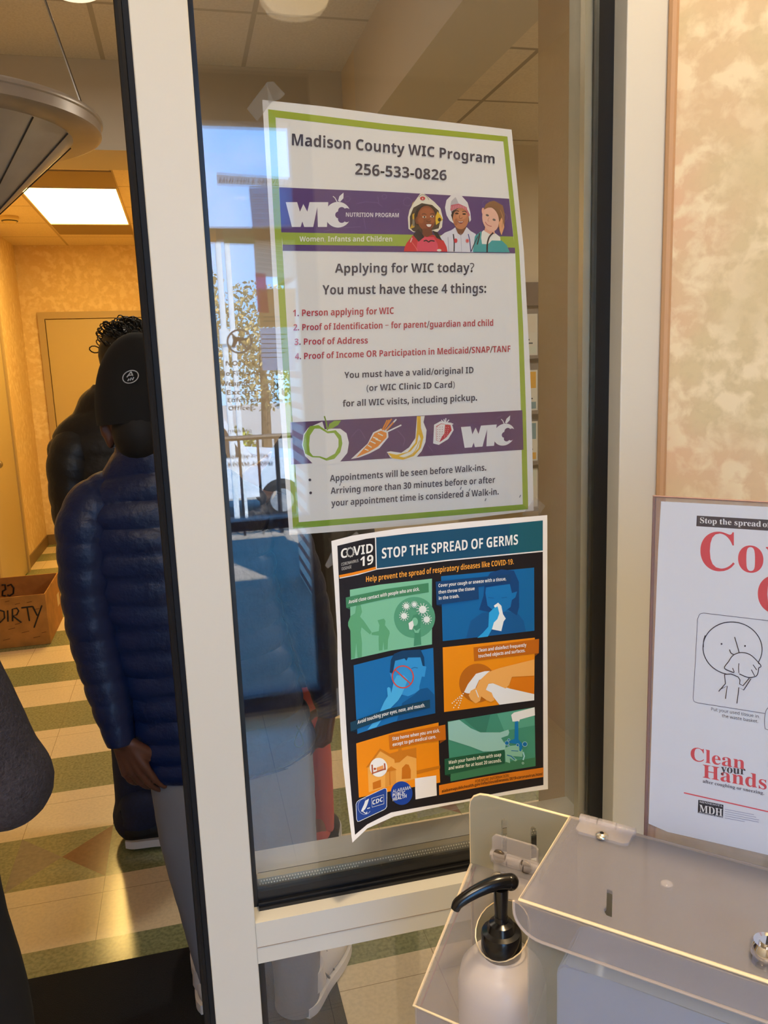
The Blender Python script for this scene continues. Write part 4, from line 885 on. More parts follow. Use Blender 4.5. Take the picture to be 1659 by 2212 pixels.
Q.text('MDH', d2(1250, 942), d2(1387, 970), 15.5, (212, 214, 234), 4, 'serif'); Q.text('MINNESOTA', d2(1250, 887), d2(1388, 914), 3.6, (200, 204, 226), 4, 'serif'); Q.text('DEPARTMENT OF HEALTH', d2(1244, 951), d2(1388, 980), 2.6, (200, 204, 226), 4, 'serif')
for k, x1 in enumerate((1575, 1588, 1606, 1604, 1520)): Q.line([d2(1402, 928 + k * 13), d2(x1, 928 + k * 13 + (x1 - 1402) * .19)], 1.1, (142, 146, 174), 2)
tag(Q.build('cough_notice'), 'white cough etiquette notice with a line drawing, in the clear sign holder', 'notice')

# dispenser: back panel with slots, hinged lid box at right, open-lidded bottle compartment at left
def cornersolve(H, px, py):
    """offset D towards the room and drop h that take H onto the sight line of a pixel"""
    d = ray(px, py); q = H - CAM                       # q + NR*D - UZ*h = d*t
    M = Matrix(((NR.x, 0, -d.x), (NR.y, 0, -d.y), (NR.z, -1, -d.z))); D, h, t = M.inverted() @ (-q); return D, h
def arc(p, a, b, n=5): return [p.lerp(a, 0) for _ in ()]
H0 = sq(1232, 1768); Lm = .215; EB = (sq(1659, 1893) - sq(1370, 1808)); 
tlx = sq(1015, 1738); top0 = sq(1043, 1719)
zlow = .78
out = [sq(1015, 1745), sq(1017, 1731), sq(1024, 1722), sq(1036, 1718), sq(1052, 1720)]
topz = out[-1].z; rx = out[-1] + E1 * (Lm + .11)
outline = [Vector((out[0].x, out[0].y, zlow))] + out + [Vector((H0.x, H0.y, H0.z))] + [Vector((H0.x, H0.y, H0.z)) + E1 * Lm, Vector((H0.x, H0.y, zlow)) + E1 * Lm]
s1 = [sq(*p) for p in ((1083, 1773), (1086, 1769), (1091, 1769), (1095, 1774), (1095, 1845), (1083, 1842))]; s2 = [sq(*p) for p in ((1145, 1789), (1148, 1785), (1155, 1787), (1159, 1792), (1159, 1864), (1145, 1860))]
bm = bmesh.new(); prism(bm, [outline, s1, s2], -NR, .003); part('back_panel', bm, ACRB, st)
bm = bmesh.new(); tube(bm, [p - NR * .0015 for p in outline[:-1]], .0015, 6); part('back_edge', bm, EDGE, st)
D1, h1 = cornersolve(H0, 1122, 1947)
def at(u, D, h): return H0 + E1 * u + NR * D - UZ * h
lidn = (NR * D1 - UZ * h1).cross(E1).normalized()
if lidn.z < 0: lidn = -lidn
# lid plate with the J shaped slot
def lidp(px, py, off=0): return onP(px, py, H0 + lidn * off, lidn)
js = [lidp(*p) for p in ((1311, 1928), (1323, 1932), (1322, 1989), (1310, 1985), (1303, 1972), (1310, 1966))]
bm = bmesh.new(); prism(bm, [[at(0, 0, 0), at(Lm, 0, 0), at(Lm, D1, h1), at(0, D1, h1)], js], lidn, .003); lid = part('lid', bm, ACR, st)
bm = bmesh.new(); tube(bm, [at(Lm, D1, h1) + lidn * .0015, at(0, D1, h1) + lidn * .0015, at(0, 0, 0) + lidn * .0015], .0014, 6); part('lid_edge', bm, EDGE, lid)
LIP = .027
bm = bmesh.new(); lp = [at(0, D1, h1), at(Lm, D1, h1), at(Lm, D1, h1 + LIP)] + [at(.016 - .016 * math.sin(t), D1, h1 + LIP - .016 + .016 * math.cos(t)) for t in (k * PI / 16 for k in range(9))]
lp = [at(-.004, D1, h1), at(Lm, D1, h1), at(Lm, D1, h1 + LIP)] + [at(.018 - .022 * math.sin(t), D1, h1 + LIP - .020 + .020 * math.cos(t)) for t in (k * PI / 16 for k in range(9))]
prism(bm, [lp], NR, .003); part('lip', bm, ACRC, lid)
bm = bmesh.new(); tube(bm, [p + NR * .0015 for p in lp[2:]] + [lp[0] + NR * .0015], .0011, 6); part('lip_edge', bm, mat('pale_acrylic_edge', (226, 208, 190), .3), lid)
# rubber bumper on the lid
bm = bmesh.new(); c = lidp(1440, 1916); lathe(bm, [(0, .004), (.0035, .0038), (.0045, .003), (.0045, 0)], c, 18, lidn); part('bumper_dot', bm, CLR, lid, True)
# cam lock
bm = bmesh.new(); c = lidp(1655, 2078); lathe(bm, [(.0, .0165), (.0045, .0165), (.005, .0150), (.0085, .0160), (.0105, .013), (.0108, .008), (.0095, .0062), (.0095, 0)], c, 36, lidn); lk = part('cam_lock', bm, mat('chrome', (226, 226, 230), .07, 1), lid, True)
bm = bmesh.new(); x_, y_ = E1, lidn.cross(E1); c2 = c + lidn * .0166; prism(bm, [[c2 + x_ * .0007 + y_ * .004, c2 - x_ * .0007 + y_ * .004, c2 - x_ * .0007 - y_ * .004, c2 + x_ * .0007 - y_ * .004]], lidn, .0003); part('keyhole', bm, GASK, lk)
# box walls under the lid
bx0, bx1, fD = .004, Lm - .004, D1 - .006
def wallq(name, pts, n, m, th=.003):
    bm = bmesh.new(); prism(bm, [pts], n, th); return part(name, bm, m, st)
FR = acrylic('frosted_acrylic_front', (176, 174, 160), .28, .2)
frontz = (H0.z - h1) - zlow - .004
wallq('front_wall', [at(bx0, fD, h1 + .003), at(bx1, fD, h1 + .003), at(bx1, fD, h1 + frontz), at(bx0, fD, h1 + frontz)], -NR, FR)
wallq('left_wall', [at(bx0, 0.001, .004), at(bx0, fD - .003, h1 + .003), at(bx0, fD - .003, h1 + frontz), at(bx0, .001, h1 + frontz)], E1, ACRC)
wallq('right_wall', [at(bx1, 0.001, .004), at(bx1, fD - .003, h1 + .003), at(bx1, fD - .003, h1 + frontz), at(bx1, .001, h1 + frontz)], -E1, ACRC)
# hinges
def hinge(c, u, v, n, par, sc=1., lab=None):
    bm = bmesh.new(); kn = []
    L2 = .024 * sc
    for k in range(3): tube(bm, [c + u * (-L2 + k * L2 * 2 / 3 + .0006), c + u * (-L2 + (k + 1) * L2 * 2 / 3 - .0006)], .0042 * sc, 12)
    tube(bm, [c - u * L2, c + u * L2], .002, 8)
    hg = part('hinge', bm, CLR, par, True)
    bm = bmesh.new(); pl = [c - u * L2 * .93 + v * .003, c + u * L2 * .93 + v * .003, c + u * L2 * .93 + v * .017 * sc, c + u * L2 * .8 + v * .020 * sc, c - u * L2 * .8 + v * .020 * sc, c - u * L2 * .93 + v * .017 * sc]
    prism(bm, [[p - n * .002 for p in pl]], n, .0025); part('leaf', bm, CLR, hg)
    return hg
def screw(c, n, par, r=.0055):
    bm = bmesh.new(); lathe(bm, [(0, .0024), (.0016, .0022), (.0018, .0030), (r * .8, .0022), (r, .0008), (r, 0)], c, 20, n); s_ = part('screw', bm, SCREW, par, True)
    bm = bmesh.new(); box(bm, c + n * .0026 - Vector((.001, .001, .001)), c + n * .0026 + Vector((.001, .001, .001))); part('screw_slot', bm, GASK, s_)
v1 = (NR * D1 - UZ * h1).normalized()
hp = lidp(1312, 1783, .005); hg1 = hinge(hp, E1, v1, lidn, lid)
bpy.data.objects['hinge'].parent = lid
screw(lidp(1300, 1806, .0045), lidn, lid)
# bottle compartment with its sloping lid, hinged to the back panel
H2 = sq(1018, 1866); D2_, h2_ = cornersolve(H2, 894, 2172)
def a2_(u, D, h): return H2 + E1 * u + NR * D - UZ * h
wC = (H0 + E1 * bx0 - H2).dot(E1) - .002
n2 = (NR * D2_ - UZ * h2_).cross(E1).normalized()
if n2.z < 0: n2 = -n2
v2 = (NR * D2_ - UZ * h2_).normalized()
l2 = lambda px, py, off=0: onP(px, py, H2 + n2 * off, n2)
hc = l2(1086, 2010); rH = .024
hole = [hc + E1 * rH * math.cos(t) + v2 * rH * 1.15 * math.sin(t) for t in (2 * PI * k / 24 for k in range(24))]
bm = bmesh.new(); prism(bm, [[a2_(0, 0, 0), a2_(wC, 0, 0), a2_(wC, D2_, h2_), a2_(0, D2_, h2_)], hole], n2, .0025); lid2 = part('bottle_lid', bm, acrylic('bottle_lid_acrylic', (170, 164, 164), .17, .08), st)
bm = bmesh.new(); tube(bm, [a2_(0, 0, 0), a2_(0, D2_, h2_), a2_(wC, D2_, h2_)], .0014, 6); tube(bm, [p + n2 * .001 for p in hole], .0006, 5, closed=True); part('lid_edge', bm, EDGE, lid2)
bm = bmesh.new(); tube(bm, [a2_(.0045, 0, .002), a2_(.0045, D2_ - .004, h2_ + .002)], .0007, 6); part('lid_rib', bm, MATS['smoky_acrylic_edge'], lid2)
for u, D, nn, nm in ((0, D2_, None, 'bottle_front_wall'),):
    wallq(nm, [a2_(0, D2_ - .004, h2_ + .004), a2_(wC, D2_ - .004, h2_ + .004), a2_(wC, D2_ - .004, H2.z - h2_ * 0 - zlow), a2_(0, D2_ - .004, H2.z - zlow)], NR, ACRC, .0025)
wallq('bottle_left_wall', [a2_(0, .001, .004), a2_(0, D2_ - .004, h2_ + .004), a2_(0, D2_ - .004, H2.z - zlow), a2_(0, .001, H2.z - zlow)], E1, ACRC, .0025)
hg = hinge(sq(1115, 1868, off=.006), E1, UZ * -1, NR, st); hg2 = hinge(sq(1112, 1858, off=.006), E1, UZ, NR, st)
bm = bmesh.new(); c = sq(1130, 1900, off=.006); prism(bm, [[c - E1 * .022, c + E1 * .022, c + E1 * .022 + v2 * .022, c - E1 * .022 + v2 * .022]], n2, .002); part('leaf', bm, CLR, hg)
for px, py in ((1079, 1849), (1136, 1872)):
    c = sq(px, py, off=.0065); bm = bmesh.new(); lathe(bm, [(0, .002), (.006, .0018), (.0065, .0005), (.0065, 0)], c, 18, NR); part('screw', bm, mat('dull_screw', (120, 108, 92), .3, .8), hg2, True)
screw(sq(1075, 1898, off=.012), (NR + UZ * .5).normalized(), hg, .0062)
# floor of the station and the pedestal below
bm = bmesh.new(); zb = zlow
pl = [Vector((p.x, p.y, zb)) for p in (a2_(-.004, 0, 0), at(Lm + .004, 0, 0), at(Lm + .004, D1 + .004, 0), a2_(-.004, max(D2_, D1) + .004, 0))]
prism(bm, [pl], -UZ, .006); part('shelf_floor', bm, ACRC, st)
ctr = (pl[0] + pl[1]) / 2 + NR * .05; bm = bmesh.new(); tube(bm, [(ctr.x, ctr.y, .02), (ctr.x, ctr.y, zb - .006)], .022, 20); part('pedestal', bm, MATS['station_post'], st, True)
bm = bmesh.new(); lathe(bm, [(0, 0), (.17, 0), (.17, .012), (.16, .02), (0, .02)], Vector((ctr.x, ctr.y, 0)), 40); part('foot_plate', bm, MATS['station_post'], st)
# white paper packet inside the box, showing through the front wall
SF = fD - .0045
def fq(px, py, off=0): return onP(px, py, H0 + NR * (SF + off), NR)
pk = [fq(*p) for p in ((1202, 2100), (1206, 2089), (1216, 2084), (1230, 2088), (1659, 2262))]
z2 = zlow + .004
tl_, r_e = pk[0], at(bx1 - .012, SF, 0)
pp = [Vector((tl_.x, tl_.y, z2))] + pk[:4] + [Vector((r_e.x, r_e.y, pk[2].z - .0)), Vector((r_e.x, r_e.y, z2))]
bm = bmesh.new(); prism(bm, [pp], -NR, .05); bmesh.ops.bevel(bm, geom=[e for e in bm.edges], offset=.0015, segments=2, affect='EDGES')
tag(mesh_obj('tissue_carton', bm, mat('pale_blue_card', (168, 190, 240), .7)), 'pale blue carton with rounded corner inside the lidded acrylic box', 'carton')
# pump bottle
bc0 = l2(1083, 2030); base = Vector((bc0.x, bc0.y, zlow)); zc = bc0.z
bo = thing('pump_bottle', 'white hand sanitizer bottle with black pump in the bottle compartment', 'bottle', base)
hb = zc - zlow - .012
bm = bmesh.new(); lathe(bm, [(0, .0), (.034, 0), (.0385, .004), (.039, hb * .5), (.039, hb - .03), (.036, hb - .016), (.028, hb - .006), (.018, hb - .001), (.0145, hb + .006), (.0145, hb + .012), (0, hb + .012)], base, 48); part('bottle_body', bm, mat('milky_plastic', (236, 228, 222), .28), bo, True)
BKP = mat('black_pump_plastic', (16, 14, 14), .22)
bm = bmesh.new(); lathe(bm, [(0, hb), (.0172, hb), (.0178, hb + .002), (.0178, hb + .019), (.0168, hb + .021), (.0125, hb + .0225), (.0105, hb + .029), (.0062, hb + .031), (.0058, hb + .036), (0, hb + .036)], base, 40); part('collar', bm, BKP, bo, True)
bm = bmesh.new(); tube(bm, [base + UZ * (hb + .03), base + UZ * (hb + .063)], [.0052, .0068], 16); part('stem', bm, BKP, bo, True)
ht = base + UZ * (hb + .064); nd = (onP(1016, 1946, ht - UZ * .008, NR.cross(UZ).cross(NR).normalized() if False else UZ) - ht); nd.z = 0; nd = (-RT * .93 + NR * .3); nd.z = 0; nd.normalize()
bm = bmesh.new(); pts = spline([ht - nd * .010 + UZ * .003, ht + nd * .004 + UZ * .0045, ht + nd * .022 + UZ * .0005, ht + nd * .038 - UZ * .007, ht + nd * .042 - UZ * .013], 5); tube(bm, pts, [.0072 + (-.0032) * (i / (len(pts) - 1)) for i in range(len(pts))], 14)
ball(bm, ht - nd * .009 + UZ * .003, .0073); part('nozzle', bm, BKP, bo, True)

# ------------------------------------------------------------------ people
def wp(px, py, y): return onY(px, py, y)
def remeshed(name, bm, m, vox, it=3):
    o = mesh_obj(name, bm, m); md = o.modifiers.new('r', 'REMESH'); md.mode = 'VOXEL'; md.voxel_size = vox; md.use_smooth_shade = True
    s_ = o.modifiers.new('s', 'SMOOTH'); s_.factor = .5; s_.iterations = it
    me = bpy.data.meshes.new_from_object(o.evaluated_get(bpy.context.evaluated_depsgraph_get())); old = o.data; o.modifiers.clear(); o.data = me; bpy.data.meshes.remove(old)
    for p in me.polygons: p.use_smooth = True
    if not me.materials: me.materials.append(m)
    return o
def hand(bm, W_, d, n, s, k=1., curl=.35, spread=.1, thumb=.5):
    """W_ wrist, d towards the fingertips, n palm normal (fingers curl towards it), s thumb side"""
    d, n, s = d.normalized(), n.normalized(), s.normalized()
    kn = []
    for i in range(4):
        u = (.030 - i * .020) * k
        b = W_ + d * (.088 - abs(i - 1.2) * .004) * k + s * u; kn.append(b); capsule(bm, W_ + s * u * .55 + d * .012 * k, b, .0125 * k, .0105 * k, 10)
    capsule(bm, W_ + d * .03 * k + s * .012 * k, W_ + d * .03 * k - s * .018 * k, .013 * k, .012 * k, 10)
    for i, L in enumerate((.072, .080, .074, .058)):
        p = kn[i]; ang = curl * (.7 + .18 * i); dd = (d + s * (1.2 - i) * spread).normalized()
        for j, f in enumerate((.44, .32, .24)):
            a_ = ang * (j + 1) * .75; q = p + (dd * math.cos(a_) + n * math.sin(a_)) * L * f * k
            capsule(bm, p, q, (.0092 - j * .0008) * k, (.0086 - j * .0009) * k, 9); p = q
    p = W_ + s * .022 * k + d * .02 * k; t1 = p + (d * .55 + s * thumb + n * .25).normalized() * .045 * k; capsule(bm, p, t1, .0135 * k, .0105 * k, 10)
    t2 = t1 + (d * .85 + s * thumb * .3 + n * .3).normalized() * .032 * k; capsule(bm, t1, t2, .0103 * k, .0092 * k, 9)
    t3 = t2 + (d * .9 + n * .4).normalized() * .024 * k; capsule(bm, t2, t3, .0092 * k, .0075 * k, 9)
def head(bm, c, f, u, k=1.):
    f, u = f.normalized(), u.normalized(); r_ = f.cross(u).normalized()
    def eb(p, a, b, cc):
        m = Matrix.Translation(p) @ Matrix((r_, f, u)).transposed().to_4x4() @ Matrix.Diagonal((a * k, b * k, cc * k, 1)); bmesh.ops.create_icosphere(bm, subdivisions=3, radius=1, matrix=m)
    eb(c + u * .02 * k - f * .01 * k, .077, .096, .098); eb(c - u * .045 * k + f * .03 * k, .058, .062, .066); eb(c - u * .098 * k + f * .062 * k, .022, .018, .016)
    eb(c + u * .022 * k + f * .078 * k, .05, .014, .012); capsule(bm, c + u * .01 * k + f * .088 * k, c - u * .03 * k + f * .108 * k, .008 * k, .013 * k, 9)
    eb(c - u * .033 * k + f * .094 * k, .019, .012, .009); eb(c - u * .062 * k + f * .086 * k, .024, .012, .006); eb(c - u * .073 * k + f * .085 * k, .021, .012, .007)
    for sd_ in (1, -1):
        eb(c + r_ * sd_ * .080 * k - u * .012 * k - f * .014 * k, .012, .021, .037); eb(c + r_ * sd_ * .089 * k - u * .002 * k - f * .020 * k, .007, .017, .023)
        eb(c + r_ * sd_ * .045 * k - u * .02 * k + f * .066 * k, .022, .016, .016)
    return r_
def body(label, J, skin, vox=.006, hands=(), group=None):
    bm = bmesh.new(); f, u = J['face'], J['up']
    head(bm, J['head'], f, u); capsule(bm, J['head'] - u * .07 - f * .015, J['neck'], .052, .058)
    c, p = J['chest'], J['pelvis']; capsule(bm, J['neck'], c, .055, .095); 
    ax = (J['shR'] - J['shL']).normalized()
    for a, b, ra, rb in ((c + ax * .045, p + ax * .04, .09, .09), (c - ax * .045, p - ax * .04, .09, .09), (J['shL'], c, .055, .09), (J['shR'], c, .055, .09), (J['neck'], J['shL'], .05, .05), (J['neck'], J['shR'], .05, .05)): capsule(bm, a, b, ra, rb)
    for s_ in 'LR':
        capsule(bm, J['sh' + s_], J['el' + s_], .05, .038); capsule(bm, J['el' + s_], J['wr' + s_], .04, .026)
        capsule(bm, p, J['hip' + s_], .09, .085); lk = J.get('slim', 1); capsule(bm, J['hip' + s_], J['kn' + s_], .082 * lk, .052 * lk); capsule(bm, J['kn' + s_], J['an' + s_], .052 * lk, .036 * lk)
        t = J['toe' + s_] - J['an' + s_]; t.z = 0; t.normalize(); a = Vector((J['an' + s_].x, J['an' + s_].y, .045)); capsule(bm, a - t * .01 - UZ * .012, a + t * .11 - UZ * .02, .022, .013); capsule(bm, J['an' + s_], a, .034, .026)
    for h in hands: hand(bm, *h)
    o = remeshed('person', bm, skin, vox, 2); tag(o, label, 'person', group); return o
def cloth(name, bm, m, par, label=None):
    o = mesh_obj(name, bm, m, None, True); o.parent = par
    if label: o['label'] = label
    return o
def quilt(s, per, amp): return 1 + amp * (abs(math.sin(PI * s / per)) ** .55 - .6)
def qloft(bm, rows, per, amp, xd, yd, n=36, steps=9, tilt=0, wob=.0):
    """rows of (centre, rx, ry); sections stay horizontal, padded rolls run round it"""
    cs = spline([r[0] for r in rows], steps); rs = spline([Vector((r[1], r[2], 0)) for r in rows], steps); S = [0]
    for a, b in zip(cs, cs[1:]): S.append(S[-1] + (b - a).length)
    rings = []
    for c, r_, s in zip(cs, rs, S):
        ring = []
        for k in range(n):
            t = 2 * PI * k / n; q = quilt(s + tilt * math.cos(t) + wob * math.sin(3 * t + s * 9), per, amp) if per else 1
            w_ = 1 + .025 * noise.noise(Vector((math.cos(t) * 3, math.sin(t) * 3, s * 14)))
            ring.append(bm.verts.new(c + xd * r_.x * q * w_ * math.cos(t) + yd * r_.y * q * w_ * math.sin(t)))
        rings.append(ring)
    for a, b in zip(rings, rings[1:]):
        for k in range(n): bm.faces.new((a[k], a[(k + 1) % n], b[(k + 1) % n], b[k]))
    for e in (rings[0], rings[-1]):
        c = bm.verts.new(sum((v.co for v in e), Vector()) / n)
        for k in range(n): bm.faces.new((e[k], e[(k + 1) % n], c))
def qtube(bm, rows, per, amp, n=28, steps=12, ph=0):
    cs = spline([r[0] for r in rows], steps); rs = spline([Vector((r[1], 0, 0)) for r in rows], steps); s = ph; rad = []
    for i, c in enumerate(cs):
        if i: s += (c - cs[i - 1]).length
        rad.append(rs[i].x * (quilt(s, per, amp) if per else 1) * (1 + .02 * noise.noise(c * 30)))
    k0 = len(bm.verts); tube(bm, cs, rad, n)
    bm.verts.ensure_lookup_table()
def shoe(par, heel, toe, up_col, sole_col, h=.085, wd=.05, stripes=None):
    heel = Vector((heel.x, heel.y, 0)); toe = Vector((toe.x, toe.y, 0)); d = (toe - heel).normalized(); s = Vector((-d.y, d.x, 0)); L = .285
    bm = bmesh.new(); rows = [(0, .026, .8), (.03, .038, 1.05), (.10, .040, 1.1), (.17, .049, .9), (.23, .047, .68), (.27, .033, .5), (.285, .012, .42)]
    P_ = spline([Vector((a, b * wd / .05, c)) for a, b, c in rows], 5)
    loft(bm, [(heel + d * q.x + UZ * (.026 + h * q.z * .42), max(q.y, .006), max(h * q.z * .46, .008), s, UZ) for q in P_], 20)
    tube(bm, [heel + d * .06 + UZ * .06, heel + d * .055 + UZ * .115], [.048, .046], 18)
    sh_ = cloth('shoe', bm, up_col, par)
    bm = bmesh.new(); out = [heel + d * q.x + s * (q.y + .005) for q in P_] + [heel + d * q.x - s * (q.y + .005) for q in reversed(P_)]
    prism(bm, [[p + UZ * .013 for p in out]], UZ, .026); bmesh.ops.bevel(bm, geom=[e for e in bm.edges if abs(e.verts[0].co.z - e.verts[1].co.z) < 1e-6 and len(e.link_faces) == 2 and e.calc_face_angle(0) > 1], offset=.004, segments=2, affect='EDGES')
    so_ = mesh_obj('sole', bm, sole_col, None, True); so_.parent = sh_
    if stripes:
        for k in range(3):
            x = .085 + k * .03
            for sg in (1, -1):
              bm = bmesh.new(); tube(bm, [heel + d * (x + .02) + s * sg * .041 + UZ * .045, heel + d * x + s * sg * .036 + UZ * .075, heel + d * (x - .01) + s * sg * .022 + UZ * .095], .003, 6)
              st_ = mesh_obj('stripe', bm, stripes, None, True); st_.parent = sh_
    return sh_
def trousers(par, J, m, legs, waist, hipw):
    bm = bmesh.new()
    for L in legs: qtube(bm, L, 0, 0)
    xd = Vector((1, 0, 0)); qloft(bm, waist, 0, 0, xd, Vector((0, 1, 0)), 28, 6)
    return cloth('trousers', bm, m, par)
XD, YD = Vector((1, 0, 0)), Vector((0, 1, 0))
SK = mat('brown_skin', (100, 60, 42), .5); SK2 = mat('skin_tone', (150, 100, 74), .5)
NAVY = mat('navy_quilted_nylon', (14, 31, 70), .42, spec=.4, bump=.25, bscale=55); BLKN = mat('black_quilted_nylon', (17, 18, 22), .45, bump=.2, bscale=50)
GRYP = mat('light_grey_trousers', (124, 122, 124), .85, bump=.15, bscale=40); JEAN = mat('dark_blue_denim', (19, 28, 56), .85, var=.2, vscale=120)
# --- man in the navy quilted jacket, seen from behind
y1 = 1.0; q1 = lambda x, y, dy=0: wp(x, y, y1 + dy); M1 = 1.86 / 1720 * 1.03
up1 = (q1(305, 800) - q1(335, 980)).normalized()
J = dict(head=q1(316, 915), up=(up1 + Vector((0, .0, .6))).normalized(), face=Vector((.12, 1, -.05)), neck=q1(336, 1010), chest=q1(385, 1180, .02), pelvis=q1(490, 1590), shL=q1(205, 1095), shR=q1(585, 1110, .05), elL=q1(196, 1330, -.01), elR=q1(668, 1330, .05), wrL=q1(263, 1596, -.085), wrR=q1(712, 1525, .06),
         hipL=q1(410, 1650), hipR=q1(580, 1650), knL=q1(424, 1860, -.01), knR=q1(614, 1850, -.01), anL=q1(480, 2110), anR=q1(640, 2110))
fl_ = onZ(463, 2196, 0); fr_ = onZ(646, 2205, 0); ft_ = onZ(716, 2074, 0)
J['toeL'] = fl_ + Vector((.0, .28, 0)); J['toeR'] = ft_
J['anL'] = fl_ + Vector((.01, .05, .09)); J['anR'] = fr_ + (ft_ - fr_).normalized() * .05 + UZ * .09
hl = (J['wrL'], q1(314, 1708, -.085) - q1(266, 1600, -.085), Vector((.45, .75, .1)), Vector((.75, -.45, .35)), 1.02, .34, .06, .28)
hr = (J['wrR'], q1(694, 1604, .05) - J['wrR'], Vector((-.6, .5, .1)), Vector((-.3, .8, .1)), .95, .75, .05, .5)
m1 = body('person from behind in a navy quilted jacket, black cap and light grey trousers', J, SK, .0042, (hl, hr))
bm = bmesh.new()
qloft(bm, [(q1(350, 905), 52 * M1, .082), (q1(344, 930), 68 * M1, .09), (q1(341, 962), 82 * M1, .095), (q1(347, 1004), 108 * M1, .10), (q1(358, 1040), 150 * M1, .108), (q1(366, 1090), 196 * M1, .118), (q1(376, 1160), 204 * M1, .13), (q1(390, 1250), 198 * M1, .135), (q1(415, 1350), 192 * M1, .135), (q1(442, 1450), 190 * M1, .135), (q1(468, 1540), 192 * M1, .138), (q1(488, 1610), 194 * M1, .138), (q1(494, 1636), 188 * M1, .13)], .056, .062, XD, YD, 56, 12, .012, .004)
qtube(bm, [(q1(275, 1058, 0), 48 * M1), (q1(226, 1086, -.015), 60 * M1), (q1(196, 1130, -.03), 63 * M1), (q1(191, 1200, -.045), 58 * M1), (q1(196, 1290, -.05), 55 * M1), (q1(211, 1380, -.05), 53 * M1), (q1(229, 1460, -.06), 47 * M1), (q1(247, 1540, -.075), 38 * M1), (q1(258, 1590, -.083), 30 * M1), (q1(261, 1606, -.085), 27 * M1)], .052, .075)
qtube(bm, [(q1(560, 1095, .03), 52 * M1), (q1(600, 1140, .03), 60 * M1), (q1(640, 1240, .04), 56 * M1), (q1(668, 1340, .05), 52 * M1), (q1(692, 1440, .055), 44 * M1), (q1(708, 1510, .06), 34 * M1), (q1(712, 1540, .06), 28 * M1)], .052, .075)
jk = cloth('jacket', bm, NAVY, m1)
bm = bmesh.new(); lp_ = spline([q1(655, 1560, -.1), q1(640, 1590, -.1), (q1(636, 1606, -.1)), q1(645, 1614, -.1), q1(655, 1606, -.1), q1(650, 1585, -.1), q1(641, 1568, -.1)], 5); tube(bm, lp_, .0018, 6); dcord = mesh_obj('draw_cord', bm, GASK, None, True); dcord.parent = jk
bm = bmesh.new()
for an_, leg in zip((J['anL'], J['anR']), ([(405, 1622, 86), (410, 1720, 78), (417, 1800, 72), (442, 1950, 58), (466, 2070, 49), (478, 2140, 45), (482, 2172, 44)], [(588, 1622, 90), (600, 1720, 84), (612, 1810, 76), (630, 1950, 64), (640, 2070, 54), (642, 2140, 51), (642, 2165, 50)])):
    qtube(bm, [(q1(a, b, -.005 + (an_.y - y1) * min(1, max(0, (b - 1800) / 300))), r * M1) for a, b, r in leg], 0, 0)
qloft(bm, [(q1(488, 1570), 176 * M1, .115), (q1(494, 1640), 178 * M1, .118), (q1(500, 1690), 150 * M1, .10), (q1(504, 1730), 70 * M1, .06)], 0, 0, XD, YD, 32, 6)
cloth('trousers', bm, GRYP, m1)
SHW = mat('white_grey_trainer', (206, 200, 192), .55); SOLW = mat('white_rubber_sole', (222, 216, 206), .5); SHG = mat('grey_stripe', (110, 108, 108), .5)
shoe(m1, fl_, J['toeL'], SHW, SOLW, stripes=SHG); shoe(m1, fr_, ft_, SHW, SOLW, stripes=SHG)
# cap with its round emblem
hc_ = J['head']; uu = J['up']; ff = J['face'].normalized(); rr_ = ff.cross(uu).normalized(); uu = rr_.cross(ff)
def capp(el, az, k=1.): # point on the cap shell
    return hc_ + uu * .022 + (rr_ * math.cos(az) * .104 + ff * math.sin(az) * .116) * math.cos(el) * k + uu * math.sin(el) * .178 * k
bm = bmesh.new(); rings = []
for i in range(15):
    el = -.10 + (PI / 2 + .10) * i / 14; rings.append([bm.verts.new(capp(min(el, PI / 2 - .01), 2 * PI * k / 40)) for k in range(40)])
for a, b in zip(rings, rings[1:]):
    for k in range(40): bm.faces.new((a[k], a[(k + 1) % 40], b[(k + 1) % 40], b[k]))
BLKC = mat('black_cap_cloth', (10, 10, 12), .85)
cp = cloth('cap', bm, BLKC, m1)
bm = bmesh.new(); ball(bm, capp(PI / 2 - .01, 0), .009, 1, 1, .6, 2); x_ = mesh_obj('cap_button', bm, BLKC, None, True); x_.parent = cp
bm = bmesh.new(); vis = [capp(-.09, PI / 2 + t) for t in (-.9, -.5, 0, .5, .9)]; fwd = [p + ff * .075 * math.cos((i - 2) * .55) - uu * .02 for i, p in enumerate(vis)]
prism(bm, [vis + fwd[::-1]], uu, .004); x_ = mesh_obj('visor', bm, BLKC, None, True); x_.parent = cp
def oncap(px, py, off=.0025):
    o_ = CAM - (hc_ + uu * .022); d = ray(px, py); S_ = lambda v: Vector((v.dot(rr_) / .104, v.dot(ff) / .116, v.dot(uu) / .178)); o2, d2_ = S_(o_), S_(d)
    a, b, c = d2_.dot(d2_), 2 * o2.dot(d2_), o2.dot(o2) - 1; disc = b * b - 4 * a * c
    t = (-b - math.sqrt(max(disc, 0))) / (2 * a); p = CAM + d * t; return p - d.normalized() * off
bm = bmesh.new(); tube(bm, [oncap(282 + 17.2 * math.cos(t) * .98, 814 - 13.4 * math.sin(t) - 3 * math.cos(t)) for t in (2 * PI * k / 30 for k in range(30))], .0011, 6, closed=True)
for a, b in (((274, 815), (283, 803)), ((283, 803), (287, 812)), ((278, 811), (286, 810)), ((276, 823), (279, 818)), ((281, 822), (284, 816)), ((286, 821), (289, 815))): tube(bm, [oncap(*a), oncap(*b)], .0013, 6)
x_ = mesh_obj('emblem', bm, mat('silver_thread', (196, 200, 206), .5), None, True); x_.parent = cp; x_['label'] = 'silver ring emblem with a letter A on the back of the cap'
